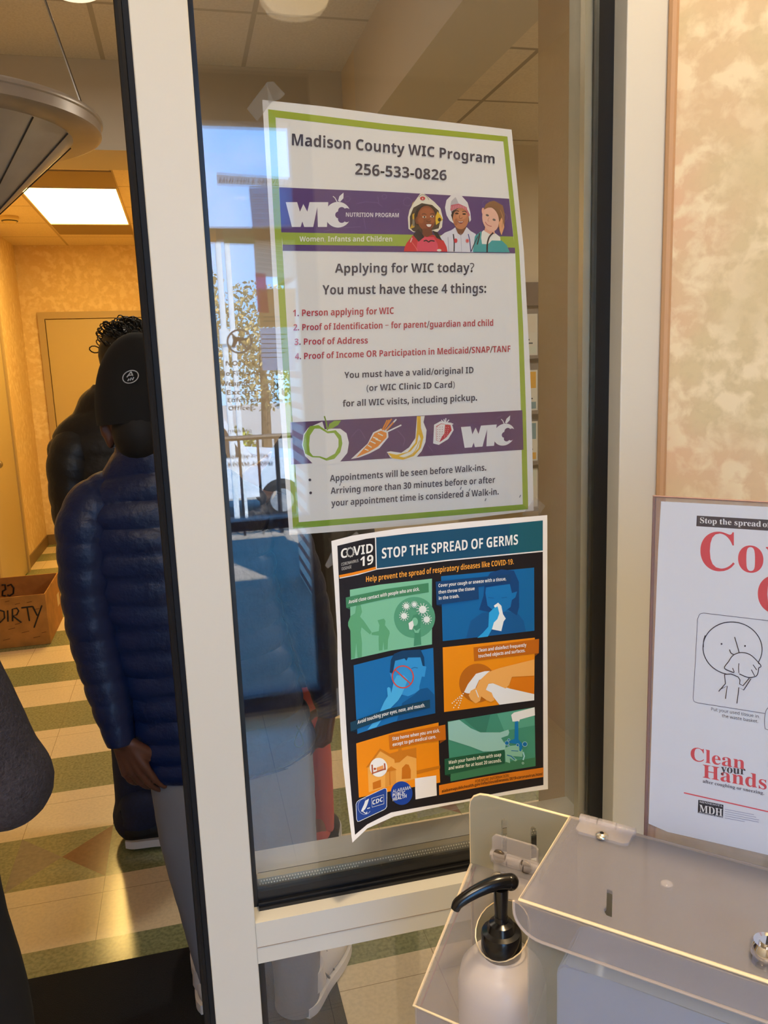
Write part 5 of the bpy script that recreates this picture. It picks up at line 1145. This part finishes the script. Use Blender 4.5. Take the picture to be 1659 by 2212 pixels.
bm = bmesh.new(); bmesh.ops.create_icosphere(bm, subdivisions=3, radius=1, matrix=Matrix.Translation(hc_ - ff * .035 - uu * .015) @ Matrix((rr_, ff, uu)).transposed().to_4x4() @ Matrix.Diagonal((.068, .086, .075, 1))); cloth('hair', bm, mat('dark_short_hair', (14, 12, 12), .7), m1)
# mask with ear loops
bm = bmesh.new(); ear = hc_ - rr_ * .083
tube(bm, spline([wp(247, 903, y1 - .075), wp(256, 918, y1 - .07), wp(264, 938, y1 - .06), wp(268, 955, y1 - .05)], 6), .0024, 8)
for sd_ in (1, -1): tube(bm, spline([hc_ + rr_ * .086 * sd_ + uu * .02, hc_ + rr_ * .088 * sd_ - ff * .03, hc_ + rr_ * .078 * sd_ - uu * .05 + ff * .03, hc_ + rr_ * .05 * sd_ - uu * .055 + ff * .10], 6), .0018, 6)
prism(bm, [[hc_ + rr_ * a - uu * b + ff * c for a, b, c in ((-.055, .01, .098), (0, 0, .126), (.055, .01, .098), (.05, .09, .09), (0, .11, .108), (-.05, .09, .09))]], ff, .003)
cloth('face_mask', bm, mat('pale_mask', (205, 214, 232), .7), m1)
# --- person in black puffer and jeans further in
y2 = 1.84; q2_ = lambda x, y, dy=0: wp(x, y, y2 + dy); M2 = 2.7 / 1720 * 1.03
J2 = dict(head=q2_(288, 788), up=Vector((0, 0, 1)), face=Vector((.3, 1, 0)), neck=q2_(290, 880), chest=q2_(300, 1040), pelvis=q2_(335, 1390), shL=q2_(172, 985), shR=q2_(420, 985), elL=q2_(165, 1130), elR=q2_(450, 1140), wrL=q2_(220, 1270, .12), wrR=q2_(430, 1280, .12), hipL=q2_(300, 1440), hipR=q2_(385, 1440), knL=q2_(300, 1620), knR=q2_(400, 1620), anL=q2_(303, 1800), anR=q2_(405, 1800))
f2 = onZ(275, 1829, 0); t2 = onZ(400, 1812, 0); J2['toeL'] = t2; J2['toeR'] = f2 + Vector((.35, .2, 0)); J2['anL'] = f2 + (t2 - f2).normalized() * .06 + UZ * .09; J2['anR'] = f2 + Vector((.18, .1, .09))
m2 = body('person in a black quilted jacket and dark jeans, mostly hidden behind the capped man', J2, SK2, .009, ((J2['wrL'], Vector((.2, .6, -.4)), Vector((.6, .2, .2)), Vector((.2, .2, .8))), (J2['wrR'], Vector((-.2, .6, -.4)), Vector((-.6, .2, .2)), Vector((-.2, .2, .8)))))
bm = bmesh.new()
qloft(bm, [(q2_(268, 828), 58 * M2, .085), (q2_(274, 850), 84 * M2, .10), (q2_(276, 880), 100 * M2, .105), (q2_(282, 915), 136 * M2, .115), (q2_(288, 960), 158 * M2, .125), (q2_(296, 1060), 158 * M2, .14), (q2_(312, 1180), 150 * M2, .14), (q2_(328, 1300), 146 * M2, .14), (q2_(342, 1420), 142 * M2, .14), (q2_(346, 1470), 135 * M2, .13)], .075, .05, XD, YD, 40, 8, .01, .004)
qtube(bm, [(q2_(195, 955, -.02), 46 * M2), (q2_(166, 985, -.03), 52 * M2), (q2_(164, 1060, -.04), 50 * M2), (q2_(178, 1140, -.03), 48 * M2), (q2_(200, 1210, .05), 42 * M2), (q2_(222, 1268, .12), 28 * M2)], .07, .06)
qtube(bm, [(q2_(385, 955, -.02), 46 * M2), (q2_(430, 985, -.02), 52 * M2), (q2_(450, 1100, -.02), 48 * M2), (q2_(445, 1200, .05), 42 * M2), (q2_(430, 1278, .12), 28 * M2)], .07, .06)
cloth('jacket', bm, BLKN, m2)
bm = bmesh.new()
qtube(bm, [(q2_(302, 1440), 66 * M2), (q2_(300, 1560), 60 * M2), (q2_(303, 1660), 56 * M2), (q2_(305, 1720), 54 * M2), (q2_(303, 1760), 56 * M2), (J2['anL'] + UZ * .06, 44 * M2), (J2['anL'] + UZ * .005, 42 * M2)], 0, 0)
qtube(bm, [(q2_(388, 1440), 66 * M2), (q2_(395, 1560), 60 * M2), (q2_(402, 1680), 54 * M2), (J2['anR'], 46 * M2)], 0, 0)
qloft(bm, [(q2_(340, 1380), 112 * M2, .12), (q2_(345, 1440), 116 * M2, .12), (q2_(345, 1490), 60 * M2, .08)], 0, 0, XD, YD, 28, 6)
cloth('trousers', bm, JEAN, m2)
BSH = mat('black_trainer', (18, 18, 20), .6); shoe(m2, f2, t2, BSH, SOLW); shoe(m2, J2['anR'] - Vector((.03, .03, 0)), J2['toeR'], BSH, SOLW)
bm = bmesh.new(); random.seed(12); hh = J2['head']
bmesh.ops.create_icosphere(bm, subdivisions=3, radius=1, matrix=Matrix.Translation(hh + UZ * .03 - Vector((.01, .02, 0))) @ Matrix.Diagonal((.092, .105, .092, 1)))
for k in range(120):
    t = random.uniform(0, 2 * PI); e = random.uniform(.1, 1.5); p = hh + UZ * .035 - Vector((.01, .02, 0)) + Vector((math.cos(t) * math.cos(e) * .094, math.sin(t) * math.cos(e) * .107, math.sin(e) * .095)); n_ = (p - hh).normalized(); x_, y_ = frame_of((n_.orthogonal() + n_ * random.uniform(-.3, .3)))
    r_ = random.uniform(.009, .017); tube(bm, [p + (x_ * math.cos(s) + y_ * math.sin(s)) * r_ + n_ * r_ * .5 for s in (2 * PI * i / 10 for i in range(10))], .0019, 5, closed=True)
cloth('curly_hair', bm, mat('black_hair', (22, 18, 16), .5), m2)
# --- person in coral trousers beyond the glass
y3 = 1.60; q3 = lambda x, y, dy=0: wp(x, y, y3 + dy); M3 = 2.46 / 1720 * 1.03
J3 = dict(slim=.72, head=q3(655, 850), up=Vector((0, 0, 1)), face=Vector((.2, 1, 0)), neck=q3(655, 960), chest=q3(650, 1090), pelvis=q3(645, 1400), shL=q3(560, 1040), shR=q3(745, 1040), elL=q3(540, 1200), elR=q3(770, 1200), wrL=q3(580, 1330, .15), wrR=q3(730, 1330, .15), hipL=q3(605, 1450), hipR=q3(665, 1450), knL=q3(580, 1640), knR=q3(682, 1640), anL=q3(556, 1830), anR=q3(697, 1822))
f3a = onZ(552, 1915, 0); f3b = onZ(702, 1895, 0); J3['toeL'] = f3a + Vector((-.02, .25, 0)); J3['toeR'] = f3b + Vector((.06, .25, 0)); J3['anL'] = f3a + Vector((0, .05, .09)); J3['anR'] = f3b + Vector((0, .05, .09))
m3 = body('person in coral trousers and a dark coat, seen through the glass behind the posters', J3, SK2, .009, ((J3['wrL'], Vector((.3, .6, -.2)), Vector((.6, -.2, .2)), Vector((.1, .2, .9))), (J3['wrR'], Vector((-.3, .6, -.2)), Vector((-.6, -.2, .2)), Vector((-.1, .2, .9)))))
COR = mat('coral_trousers', (196, 92, 84), .8, bump=.1, bscale=40); DCO = mat('dark_brown_coat', (40, 35, 33), .8)
bm = bmesh.new()
qtube(bm, [(q3(615, 1440), 52 * M3), (q3(594, 1560), 48 * M3), (q3(578, 1680, (J3['anL'].y - y3) * .25), 40 * M3), (q3(563, 1780, (J3['anL'].y - y3) * .7), 31 * M3), (J3['anL'] + UZ * .02, 23 * M3), (J3['anL'] - UZ * .03, 22 * M3)], 0, 0)
qtube(bm, [(q3(655, 1440), 52 * M3), (q3(668, 1560), 44 * M3), (q3(682, 1660, (J3['anR'].y - y3) * .2), 37 * M3), (q3(690, 1740, (J3['anR'].y - y3) * .5), 32 * M3), (q3(696, 1800, (J3['anR'].y - y3) * .78), 26 * M3), (J3['anR'] + UZ * .01, 20 * M3), (J3['anR'] - UZ * .04, 20 * M3)], 0, 0)
qloft(bm, [(q3(640, 1370), 78 * M3, .11), (q3(638, 1430), 84 * M3, .12), (q3(636, 1480), 50 * M3, .08)], 0, 0, XD, YD, 28, 6); cloth('trousers', bm, COR, m3)
bm = bmesh.new()
qloft(bm, [(q3(655, 935), 45 * M3, .07), (q3(655, 990), 80 * M3, .09), (q3(652, 1040), 106 * M3, .11), (q3(650, 1200), 100 * M3, .13), (q3(646, 1350), 100 * M3, .135), (q3(643, 1450), 104 * M3, .14)], 0, 0, XD, YD, 30, 7)
qtube(bm, [(q3(580, 1030), 36 * M3), (q3(545, 1120), 40 * M3), (q3(545, 1220, .02), 38 * M3), (q3(580, 1325, .14), 26 * M3)], 0, 0); qtube(bm, [(q3(728, 1030), 36 * M3), (q3(765, 1120), 40 * M3), (q3(768, 1220, .02), 38 * M3), (q3(730, 1325, .14), 26 * M3)], 0, 0); cloth('coat', bm, DCO, m3)
shoe(m3, f3a, J3['toeL'], BSH, SOLW, wd=.042); shoe(m3, f3b, J3['toeR'], BSH, SOLW, wd=.042)
bm = bmesh.new(); ball(bm, J3['head'] + UZ * .03 - YD * .02, .1, .92, 1.02, 1.0); ball(bm, J3['head'] - UZ * .06 - YD * .05, .07, 1.1, .7, 1.3); cloth('hair', bm, MATS['black_hair'], m3)
# --- person at the left edge whose bent elbow enters the picture
y4 = .16; q4 = lambda x, y, dy=0: wp(x, y, y4 + dy); M4 = 1.02 / 1720 * 1.03
J4 = dict(slim=.9, up=Vector((0, 0, 1)), face=Vector((-.2, 1, 0)), neck=Vector((-.50, .2, 1.48)), head=Vector((-.505, .23, 1.60)), chest=Vector((-.50, .2, 1.26)), pelvis=Vector((-.48, .2, .97)), shL=Vector((-.655, .22, 1.39)), shR=Vector((-.37, .175, 1.385)), elL=Vector((-.74, .22, 1.13)), elR=q4(8, 1686), wrL=Vector((-.69, .40, 1.04)), wrR=q4(-225, 1706, .13), hipL=Vector((-.57, .2, .9)), hipR=Vector((-.385, .2, .9)), knL=Vector((-.585, .22, .5)), knR=Vector((-.36, .2, .5)), anL=Vector((-.59, .18, .09)), anR=Vector((-.355, .17, .09)), toeL=Vector((-.63, .44, 0)), toeR=Vector((-.33, .43, 0)))
m4 = body('person at the left edge with a bent elbow in charcoal fleece and black trousers', J4, SK2, .009, ((J4['wrL'], Vector((.3, .3, -.3)), Vector((.6, -.2, .2)), Vector((.1, .2, .9))), (J4['wrR'], Vector((-.5, .25, 0)), Vector((0, .3, -.6)), Vector((0, .6, .3)))))
FLC = mat('charcoal_fleece', (62, 56, 62), .95, var=.18, vscale=160, bump=.6, bscale=260); BTR = mat('black_trousers', (12, 11, 13), .85)
bm = bmesh.new()
qloft(bm, [(Vector((-.50, .2, 1.53)), .066, .075), (Vector((-.50, .2, 1.47)), .10, .092), (Vector((-.505, .2, 1.42)), .155, .11), (Vector((-.505, .2, 1.34)), .168, .13), (Vector((-.50, .2, 1.1)), .155, .13), (Vector((-.49, .2, .92)), .165, .135)], 0, 0, XD, YD, 32, 7)
sA, eA, wA = J4['shR'], J4['elR'], J4['wrR']
qtube(bm, [(sA + Vector((-.07, .02, .035)), .055), (sA + Vector((-.005, 0, .0)), .072), (sA.lerp(eA, .35), .068), (sA.lerp(eA, .7), .062), (sA.lerp(eA, .9) , .057), (eA + Vector((.004, 0, -.004)), .0555), (eA.lerp(wA, .16) + UZ * -.006, .054), (eA.lerp(wA, .5), .05), (wA, .042)], 0, 0, 32)
qtube(bm, [(J4['shL'] + Vector((.07, 0, .035)), .055), (J4['shL'], .072), (J4['shL'].lerp(J4['elL'], .6), .064), (J4['elL'], .06), (J4['wrL'], .042)], 0, 0); cloth('sweater', bm, FLC, m4)
bm = bmesh.new(); qtube(bm, [(Vector((-.39, .19, .98)), .10), (Vector((-.378, .175, .897)), .096), (Vector((-.361, .165, .76)), .097), (Vector((-.358, .185, .5)), .086), (Vector((-.355, .18, .28)), .076), (Vector((-.355, .17, .05)), .078)], 0, 0); qtube(bm, [(Vector((-.575, .2, .98)), .10), (Vector((-.585, .21, .5)), .086), (Vector((-.59, .19, .28)), .076), (Vector((-.59, .18, .05)), .078)], 0, 0)
qloft(bm, [(Vector((-.485, .2, 1.04)), .155, .12), (Vector((-.48, .2, .95)), .172, .13), (Vector((-.48, .2, .86)), .15, .11), (Vector((-.48, .2, .80)), .06, .06)], 0, 0, XD, YD, 28, 6); cloth('trousers', bm, BTR, m4)
shoe(m4, Vector((-.595, .13, 0)), J4['toeL'], BSH, BSH); shoe(m4, Vector((-.36, .12, 0)), J4['toeR'], BSH, BSH)
bm = bmesh.new(); ball(bm, J4['head'] + UZ * .03 - YD * .02, .1, .92, 1.02, 1.0); cloth('hair', bm, MATS['black_hair'], m4)

# ------------------------------------------------------------------ floor mat, cardboard box, cone lamp, shelf beyond the glass
fm = tag(mesh_obj('floor_mat', bxb((-1.36, .09, .001), (.27, 1.205, .012), .003), mat('black_carpet_mat', (14, 15, 17), .95, bump=.5, bscale=400)), 'black entrance mat on the tiled floor under the standing man', 'mat')
# cardboard box
KR = mat('brown_cardboard', (166, 118, 58), .8, var=.14, vscale=14); KRI = mat('inner_cardboard', (140, 88, 42), .85, var=.1, vscale=10)
bx1_, by0, by1, bh = -.903, 4.13, 4.66, .315; bx0_ = -1.345; th = .006
cb = thing('cardboard_box', 'open cardboard box marked DIRTY on the hall floor', 'box', ((bx0_ + bx1_) / 2, (by0 + by1) / 2, 0))
for nm, a, b in (('front_side', (bx0_, by0, .001), (bx1_, by0 + th, bh)), ('back_side', (bx0_, by1 - th, .001), (bx1_, by1, bh)), ('left_side', (bx0_, by0 + th, .001), (bx0_ + th, by1 - th, bh)), ('right_side', (bx1_ - th, by0 + th, .001), (bx1_, by1 - th, bh)), ('bottom', (bx0_ + th, by0 + th, .001), (bx1_ - th, by1 - th, .008))):
    part(nm, bxb(a, b, .001), KR if nm != 'bottom' else KRI, cb)
MK = mat('black_marker', (22, 18, 16), .7)
def marks(name, strokes, y, wd):
    bm = bmesh.new()
    for s in strokes: tube(bm, [onY(p[0] / 2.765, 680 + p[1] / 2.765, y) for p in s], wd, 6)
    return part(name, bm, MK, cb)
marks('lettering', [[(-40, 1770), (-38, 1845), (0, 1838), (28, 1810), (24, 1772), (-10, 1762), (-42, 1768)], [(46, 1766), (48, 1832)], [(76, 1830), (74, 1758), (100, 1752), (112, 1768), (100, 1792), (76, 1798), (128, 1838)], [(128, 1750), (196, 1742)], [(162, 1746), (176, 1828)], [(196, 1742), (222, 1796)], [(250, 1736), (204, 1868)]], by0 - .001, .0045)
marks('rear_lettering', [[(10, 1614), (30, 1612), (34, 1640), (16, 1650), (14, 1676), (34, 1678)], [(44, 1618), (66, 1610), (82, 1632), (80, 1664), (58, 1678), (44, 1672)]], by1 - th - .001, .006)
bm = bmesh.new()
for (u, v, l) in ((30, 1715, 26), (90, 1730, 30), (160, 1720, 30), (210, 1760, 26), (50, 1880, 40), (130, 1900, 44), (200, 1930, 40), (20, 1945, 40), (250, 1900, 26), (90, 1850, 30)): tube(bm, [onY(u / 2.765, 680 + v / 2.765, by0 - .0003), onY((u + l) / 2.765, 680 + (v - l * .25) / 2.765, by0 - .0003)], .0016, 5)
part('printed_grain', bm, mat('brown_print', (96, 58, 24), .8), cb)['kind'] = 'stuff'
bm = bmesh.new(); box(bm, (bx1_, 4.52, .12), (bx1_ + .0008, 4.60, .2)); part('sticker', bm, mat('pale_sticker', (206, 186, 140), .6), cb)
pn = tag(mesh_obj('folded_paper', bxb((-1.30, 4.2, .27), (-1.22, 4.3, .30), .004), mat('white_paper', (226, 216, 190), .7)), 'folded white paper sticking up inside the open cardboard box', 'paper'); pn.location.z = 0
# upside down cone lamp hanging in the raised bay
lc = onY(-98, 250, 1.14); lr = (onY(219, 250, 1.14) - lc).length; lh = (lc - onY(-110, 492, 1.14)).z
BS = mat('brushed_steel', (196, 186, 176), .35, .35, var=.10, vscale=9)
cl = thing('cone_lamp', 'large brushed metal cone lamp pointing down with a rolled rim', 'lamp', lc)
bm = bmesh.new(); lathe(bm, [(.02, -lh), (.05, -lh + .02), (lr - .062, -.034), (lr - .06, -.030), (.05, -lh + .04)], lc, 72); part('cone', bm, BS, cl, True)
bm = bmesh.new(); lathe(bm, [(lr - .070, -.038), (lr - .014, -.034), (lr - .004, -.030), (lr - .004, -.010), (lr, -.008), (lr + .001, -.003), (lr - .002, .002), (lr - .010, .002), (lr - .012, -.026), (lr - .070, -.032)], lc, 72); part('rim', bm, BS, cl, True)
for k in range(12):
    t = 2 * PI * k / 12 + .34; d = Vector((math.cos(t), math.sin(t), 0)); bs = bmesh.new(); tube(bs, [lc + d * .055 + UZ * (-lh + .022), lc + d * (lr - .066) + UZ * -.040], .0015, 6); part('seam', bs, mat('seam_dark', (62, 54, 48), .5), cl)
sm = None; bm.free()
bm = bmesh.new(); ball(bm, lc - UZ * lh, .026); part('finial', bm, BS, cl, True)
for k in range(3):
    t = 2 * PI * k / 3 + 2.2; d = Vector((math.cos(t), math.sin(t), 0)); bm = bmesh.new(); tube(bm, [lc + d * (lr - .03), (lc.x, lc.y, 3.19)], .003, 6); part('suspension_rod', bm, MATS['steel'], cl)
bm = bmesh.new(); lathe(bm, [(0, 0), (.06, 0), (.05, -.03), (0, -.035)], Vector((lc.x, lc.y, 3.22)), 28); part('canopy', bm, BS, cl, True)
area_lamp('cone_fill_lamp', lc + UZ * -.02, .12, 9., (1, .92, .82), cl, rot=(PI, 0, 0))  # unseen uplight added inside the cone to brighten the bay ceiling
# leaflet rack on the far side wall, a sliver of it shows past the white poster
rk = thing('leaflet_rack', 'grey wall rack of leaflets seen past the right edge of the white poster', 'rack', (2.15, 3.54, .72))
RKM = mat('rack_grey', (120, 108, 98), .5)
part('header', bxb((1.55, 3.50, 1.90), (2.75, 3.545, 2.03)), mat('rack_brown', (96, 76, 62), .6), rk); part('back_board', bxb((1.55, 3.535, .7), (2.75, 3.545, 1.9)), RKM, rk)
for k, zz in enumerate((1.62, 1.30, 1.0, .72)): part('ledge', bxb((1.55, 3.49, zz - .02), (2.75, 3.535, zz)), RKM, rk)
random.seed(9)
cols = [(206, 90, 60), (214, 206, 190), (220, 168, 60), (120, 150, 158), (206, 214, 200), (90, 110, 120)]
k = 0
for zz, row in ((1.62, 'top'), (1.30, 'upper middle'), (1.0, 'lower middle'), (.72, 'bottom')):
    for j in range(5):
        x = 1.60 + j * .225; c = cols[(k * 5 + j * 2) % 6]; k += 1; cn = ['orange red', 'off white', 'yellow', 'slate blue', 'pale green', 'dark blue'][cols.index(c)]
        pr = Print(Vector((x, 3.524, zz)), EX, EZ, NY, (255, 255, 255), paper=.85); V3 = lambda a, b: Vector((a, b, 0))
        pr.poly_ab([V3(0, 0), V3(.2, 0), V3(.2, .235), V3(0, .235)], (214, 210, 198), 0); pr.poly_ab([V3(.01, .13), V3(.19, .13), V3(.19, .225), V3(.01, .225)], c, 1); pr.poly_ab([V3(.01, .01), V3(.19, .01), V3(.19, .05), V3(.01, .05)], cols[(k + 2) % 6], 1)
        for q in range(3): pr.poly_ab([V3(.02, .065 + q * .02), V3(.17 - q * .02, .065 + q * .02), V3(.17 - q * .02, .073 + q * .02), V3(.02, .073 + q * .02)], (70, 76, 84), 1)
        place = ['leftmost', 'second', 'middle', 'fourth', 'rightmost'][j]
        tag(pr.build('leaflet'), '%s headed leaflet, %s on the %s ledge of the wall rack' % (cn, place, row), 'leaflet', 'leaflets on the wall rack')

# ------------------------------------------------------------------ outdoors, in front of the entrance (seen mirrored in the glass)
CONC = mat('sunlit_concrete', (132, 122, 110), .9, var=.06, vscale=3, bump=.05, bscale=60)
bm = bmesh.new(); box(bm, (-14, -7.6, -.12), (16, YE - .05, -.01)); struct('floor_walkway', bm, CONC)
bm = bmesh.new(); box(bm, (-30, -60, -1.12), (30, -7.6, -1.0)); struct('floor_parking', bm, mat('asphalt', (150, 146, 140), .9, var=.08, vscale=4))
# white pickup truck
tk = thing('pickup_truck', 'white pickup truck parked outside, mirrored left of the white poster', 'truck', (-.1, -13.6, -1))
TW = mat('white_car_paint', (236, 238, 240), .25); TD = mat('dark_car_glass', (30, 36, 44), .1)
bm = bmesh.new()
prof = [(-2.6, .45), (-2.6, 1.0), (-2.5, 1.08), (-.9, 1.1), (-.75, 1.12), (-.45, 1.72), (.75, 1.76), (1.15, 1.15), (2.35, 1.02), (2.55, .9), (2.6, .45)]
prism(bm, [[Vector((-.1 + x, -13.6 - .92, z - 1)) for x, z in prof]], Vector((0, 1, 0)), 1.84)
part('body', bm, TW, tk)
bm = bmesh.new(); prism(bm, [[Vector((-.1 + x, -12.679, z - 1)) for x, z in ((-.62, 1.16), (-.38, 1.64), (.70, 1.67), (1.0, 1.16))]], Vector((0, 1, 0)), .012); part('side_window', bm, TD, tk)
for x in (-1.65, 1.6):
    for yy in (-12.75, -14.45):
        bm = bmesh.new(); c = Vector((-.1 + x, yy, -.63)); lathe(bm, [(0, -.12), (.3, -.12), (.37, -.08), (.37, .08), (.3, .12), (0, .12)], c, 28, Vector((0, 1, 0))); wh = part('wheel', bm, mat('tyre', (24, 24, 26), .8), tk)
        bm = bmesh.new(); lathe(bm, [(0, -.13), (.2, -.13), (.22, -.1), (.22, .1), (.2, .13), (0, .13)], c, 20, Vector((0, 1, 0))); part('hub', bm, mat('alloy', (170, 172, 176), .3, .8), wh)
bm = bmesh.new(); box(bm, (-2.75, -14.5, -.58), (-2.68, -12.7, -.38)); part('bumper', bm, MATS['alloy'], tk)
# iron railing beside the walkway
RAIL = mat('black_iron', (26, 28, 32), .5); rg = thing('railing', 'black iron railing outside the entrance, mirrored in the glass', 'railing', (.5, -6.6, 0))
bm = bmesh.new(); tube(bm, [(.1, -6.9, .95), (1.6, -6.9, .95)], .025, 8); part('rail', bm, RAIL, rg); bm = bmesh.new(); tube(bm, [(.1, -6.9, .15), (1.6, -6.9, .15)], .02, 8); part('rail', bm, RAIL, rg)
for k in range(9):
    bm = bmesh.new(); x = .12 + k * .18; tube(bm, [(x, -6.9, -.01), (x, -6.9, .95)], .013 if k % 4 else .022, 8); part('baluster', bm, RAIL, rg)
# brick pier of the porch
BR = bpy.data.materials.new('brick_masonry'); BR.use_nodes = True; t = BR.node_tree; bt = t.nodes.new('ShaderNodeTexBrick'); tcn = t.nodes.new('ShaderNodeTexCoord'); mp = t.nodes.new('ShaderNodeMapping'); mp.inputs['Rotation'].default_value = (PI / 2, 0, 0)
t.links.new(tcn.outputs['Object'], mp.inputs[0]); t.links.new(mp.outputs[0], bt.inputs[0]); bt.inputs['Scale'].default_value = 4.6; bt.inputs['Color1'].default_value = (*lin((150, 78, 66)), 1); bt.inputs['Color2'].default_value = (*lin((126, 62, 54)), 1); bt.inputs['Mortar'].default_value = (*lin((206, 196, 180)), 1)
t.links.new(bt.outputs[0], t.nodes['Principled BSDF'].inputs['Base Color'])
bp = thing('brick_pier', 'red brick porch pier outside the entrance, mirrored beside the posters', 'pier', (1.05, -4.9, 0))
part('shaft', bxb((.78, -5.2, -.01), (1.4, -4.6, 2.2)), BR, bp); part('cap_stone', bxb((.74, -5.24, 2.2), (1.44, -4.56, 2.3), .01), CONC, bp)
# slender white posts
WPO = mat('white_post', (232, 232, 228), .5)
for px, YP, lab in ((490, -10.5, 'slender white post outside, mirrored, the one nearer the window post'), (509, -11.2, 'slender white post outside, mirrored, the one nearer the poster')):
    b = mir(px, 800, YP); t = thing('white_post', lab, 'post', (b.x, YP, -1), 'white posts outside the entrance')
    bm = bmesh.new(); tube(bm, [(b.x, YP, -1), (b.x, YP, 3.4)], .04, 12); part('shaft', bm, WPO, t, True)
    bm = bmesh.new(); tube(bm, [(b.x, YP, 1.95), (b.x, YP, 2.15)], .07, 12); part('collar', bm, WPO, t, True)
# tan-leaved trees and a hedge along the street
def tree(name, x, y, h, r, col, lab, trunk=True):
    t = thing(name, lab, 'tree' if trunk else 'bush', (x, y, -1)); bm = bmesh.new(); random.seed(int(x * 10 + 50))
    for k in range(2600):
        u = Vector((random.gauss(0, 1), random.gauss(0, 1), random.gauss(0, 1))).normalized() * random.random() ** .4
        c = Vector((x + u.x * r, y + u.y * r, h + u.z * r * 1.15)); s = random.uniform(.03, .08); a = Vector((random.gauss(0, 1), random.gauss(0, 1), random.gauss(0, 1))).normalized(); b = a.orthogonal().normalized()
        bm.faces.new([bm.verts.new(c + a * s), bm.verts.new(c + b * s * .6), bm.verts.new(c - a * s), bm.verts.new(c - b * s * .6)])
    part('crown', bm, mat('leaves_%d' % col[0], col, .8, var=.3, vscale=2), t)
    if trunk:
        bm = bmesh.new(); tube(bm, [(x, y, -1), (x + .05, y, h * .5), (x, y, h)], [.14, .1, .05], 8); part('trunk', bm, mat('bark', (92, 78, 62), .9), t)
tree('street_tree', .15, -16, 2.3, 1.25, (188, 160, 98), 'tan-leaved tree outside, mirrored low beside the window post')
tree('street_tree', 1.8, -18, 2.1, 1.3, (176, 158, 108), 'tan-leaved tree outside, mirrored behind the slender posts')
tree('hedge_bush', .9, -17, -.4, .7, (150, 160, 70), 'yellow green bush outside, mirrored above the truck', False)
# notices and lettering on the entrance glass
def sheet(name, pxs, col, lab, lines=(), cat='notice', dy=.006, grp=None):
    pr = Print(Vector((0, YE + dy, 1.6)), EX, EZ, Vector((0, 1, 0)), (255, 255, 255), paper=.85)
    f = lambda p: mir(p[0], p[1], YE + dy)
    pr.ab = lambda p: (lambda q: Vector((q.x, q.z - 1.6, 0)))(f(p))
    if pxs: pr.poly(pxs, col, 0)
    for l in lines: l(pr)
    return tag(pr.build(name, mats=INKT), lab, cat, grp)
DK = (20, 22, 26)
tx = lambda s, a, b, c, col=DK, st='bold': (lambda pr: pr.text(s, a, b, c, col, 2, st=st))
def scribble(x0, x1, y0, n, gap, slope=0, col=DK): 
    def f(pr):
        for k in range(n): pr.line([(x0, y0 + k * gap), (x1 - (k % 3) * 4, y0 + k * gap + slope)], 1.6, col, 2)
    return f
sheet('paper_notice', [(468, 372), (640, 384), (640, 404), (470, 396)], (250, 250, 250), 'white strip notice with a bold service heading on the entrance glass', [tx('MULTIPLE SERVICES', (474, 393), (628, 397), 10)])
sheet('paper_notice', [(538, 402), (640, 398), (640, 484), (546, 488)], (90, 180, 225), 'blue notice under the service heading on the entrance glass', [scribble(546, 600, 420, 6, 11)])
sheet('paper_notice', [(546, 488), (640, 484), (640, 600), (553, 596)], (240, 228, 206), 'grey tan notice of slanting lines below the blue one', [scribble(556, 620, 508, 8, 10, 8, (60, 55, 48))])
sheet('paper_notice', [(480, 492), (548, 492), (552, 527), (484, 525)], (90, 170, 130), 'green notice on the dark transom bar', [scribble(494, 536, 500, 3, 9)], dy=.05)
sheet('paper_notice', [(449, 492), (466, 492), (468, 523), (452, 523)], (250, 180, 80), 'orange notice on the dark transom bar', dy=.05)
sheet('paper_notice', [(552, 588), (574, 590), (582, 676), (558, 674)], (235, 80, 180), 'magenta notice on the entrance glass', dy=.012)
sheet('paper_notice', [(556, 622), (640, 622), (640, 706), (562, 706)], (250, 170, 100), 'orange tan notice behind the magenta one', [scribble(570, 610, 684, 2, 9)])
sheet('paper_notice', [(562, 708), (640, 706), (640, 800), (568, 800)], (245, 244, 250), 'grey notice with ruled lines beside the round decal', [scribble(566, 620, 722, 6, 10)])
def decal(pr):
    pr.ring((518, 737), 26, 25, 4, (90, 96, 104), 1); pr.line([(500, 720), (536, 754)], 4, (90, 96, 104), 1); pr.poly([(502, 726), (520, 728), (534, 730), (534, 735), (514, 737), (508, 750), (500, 750), (504, 736)], (60, 64, 70), 1)
sheet('glass_decal', None, None, 'round grey prohibition decal on the entrance glass', [decal], 'decal')
sheet('glass_lettering', None, None, 'dark lettering of a notice about firearms on the entrance glass', [tx('NOTICE', (488, 790), (552, 789), 10, (26, 26, 26)), tx('No Firearms', (476, 812), (572, 811), 10, (26, 26, 26)), tx('Weapon', (478, 834), (540, 833), 10, (26, 26, 26)), tx('Except', (490, 853), (556, 852), 10, (26, 26, 26)), tx('Enforcement', (492, 869), (590, 868), 9, (26, 26, 26)), tx('Officer', (494, 887), (548, 886), 9, (26, 26, 26))], 'lettering')
sheet('glass_lettering', None, None, 'dark lettering of opening times on the entrance glass', [tx('Smoking', (484, 936), (544, 934), 8, (50, 50, 50), 'reg'), tx('Monday-Friday', (488, 992), (582, 989), 9, (50, 50, 50)), tx('8:00AM-4:00PM', (492, 1009), (590, 1007), 9, (50, 50, 50))], 'lettering')
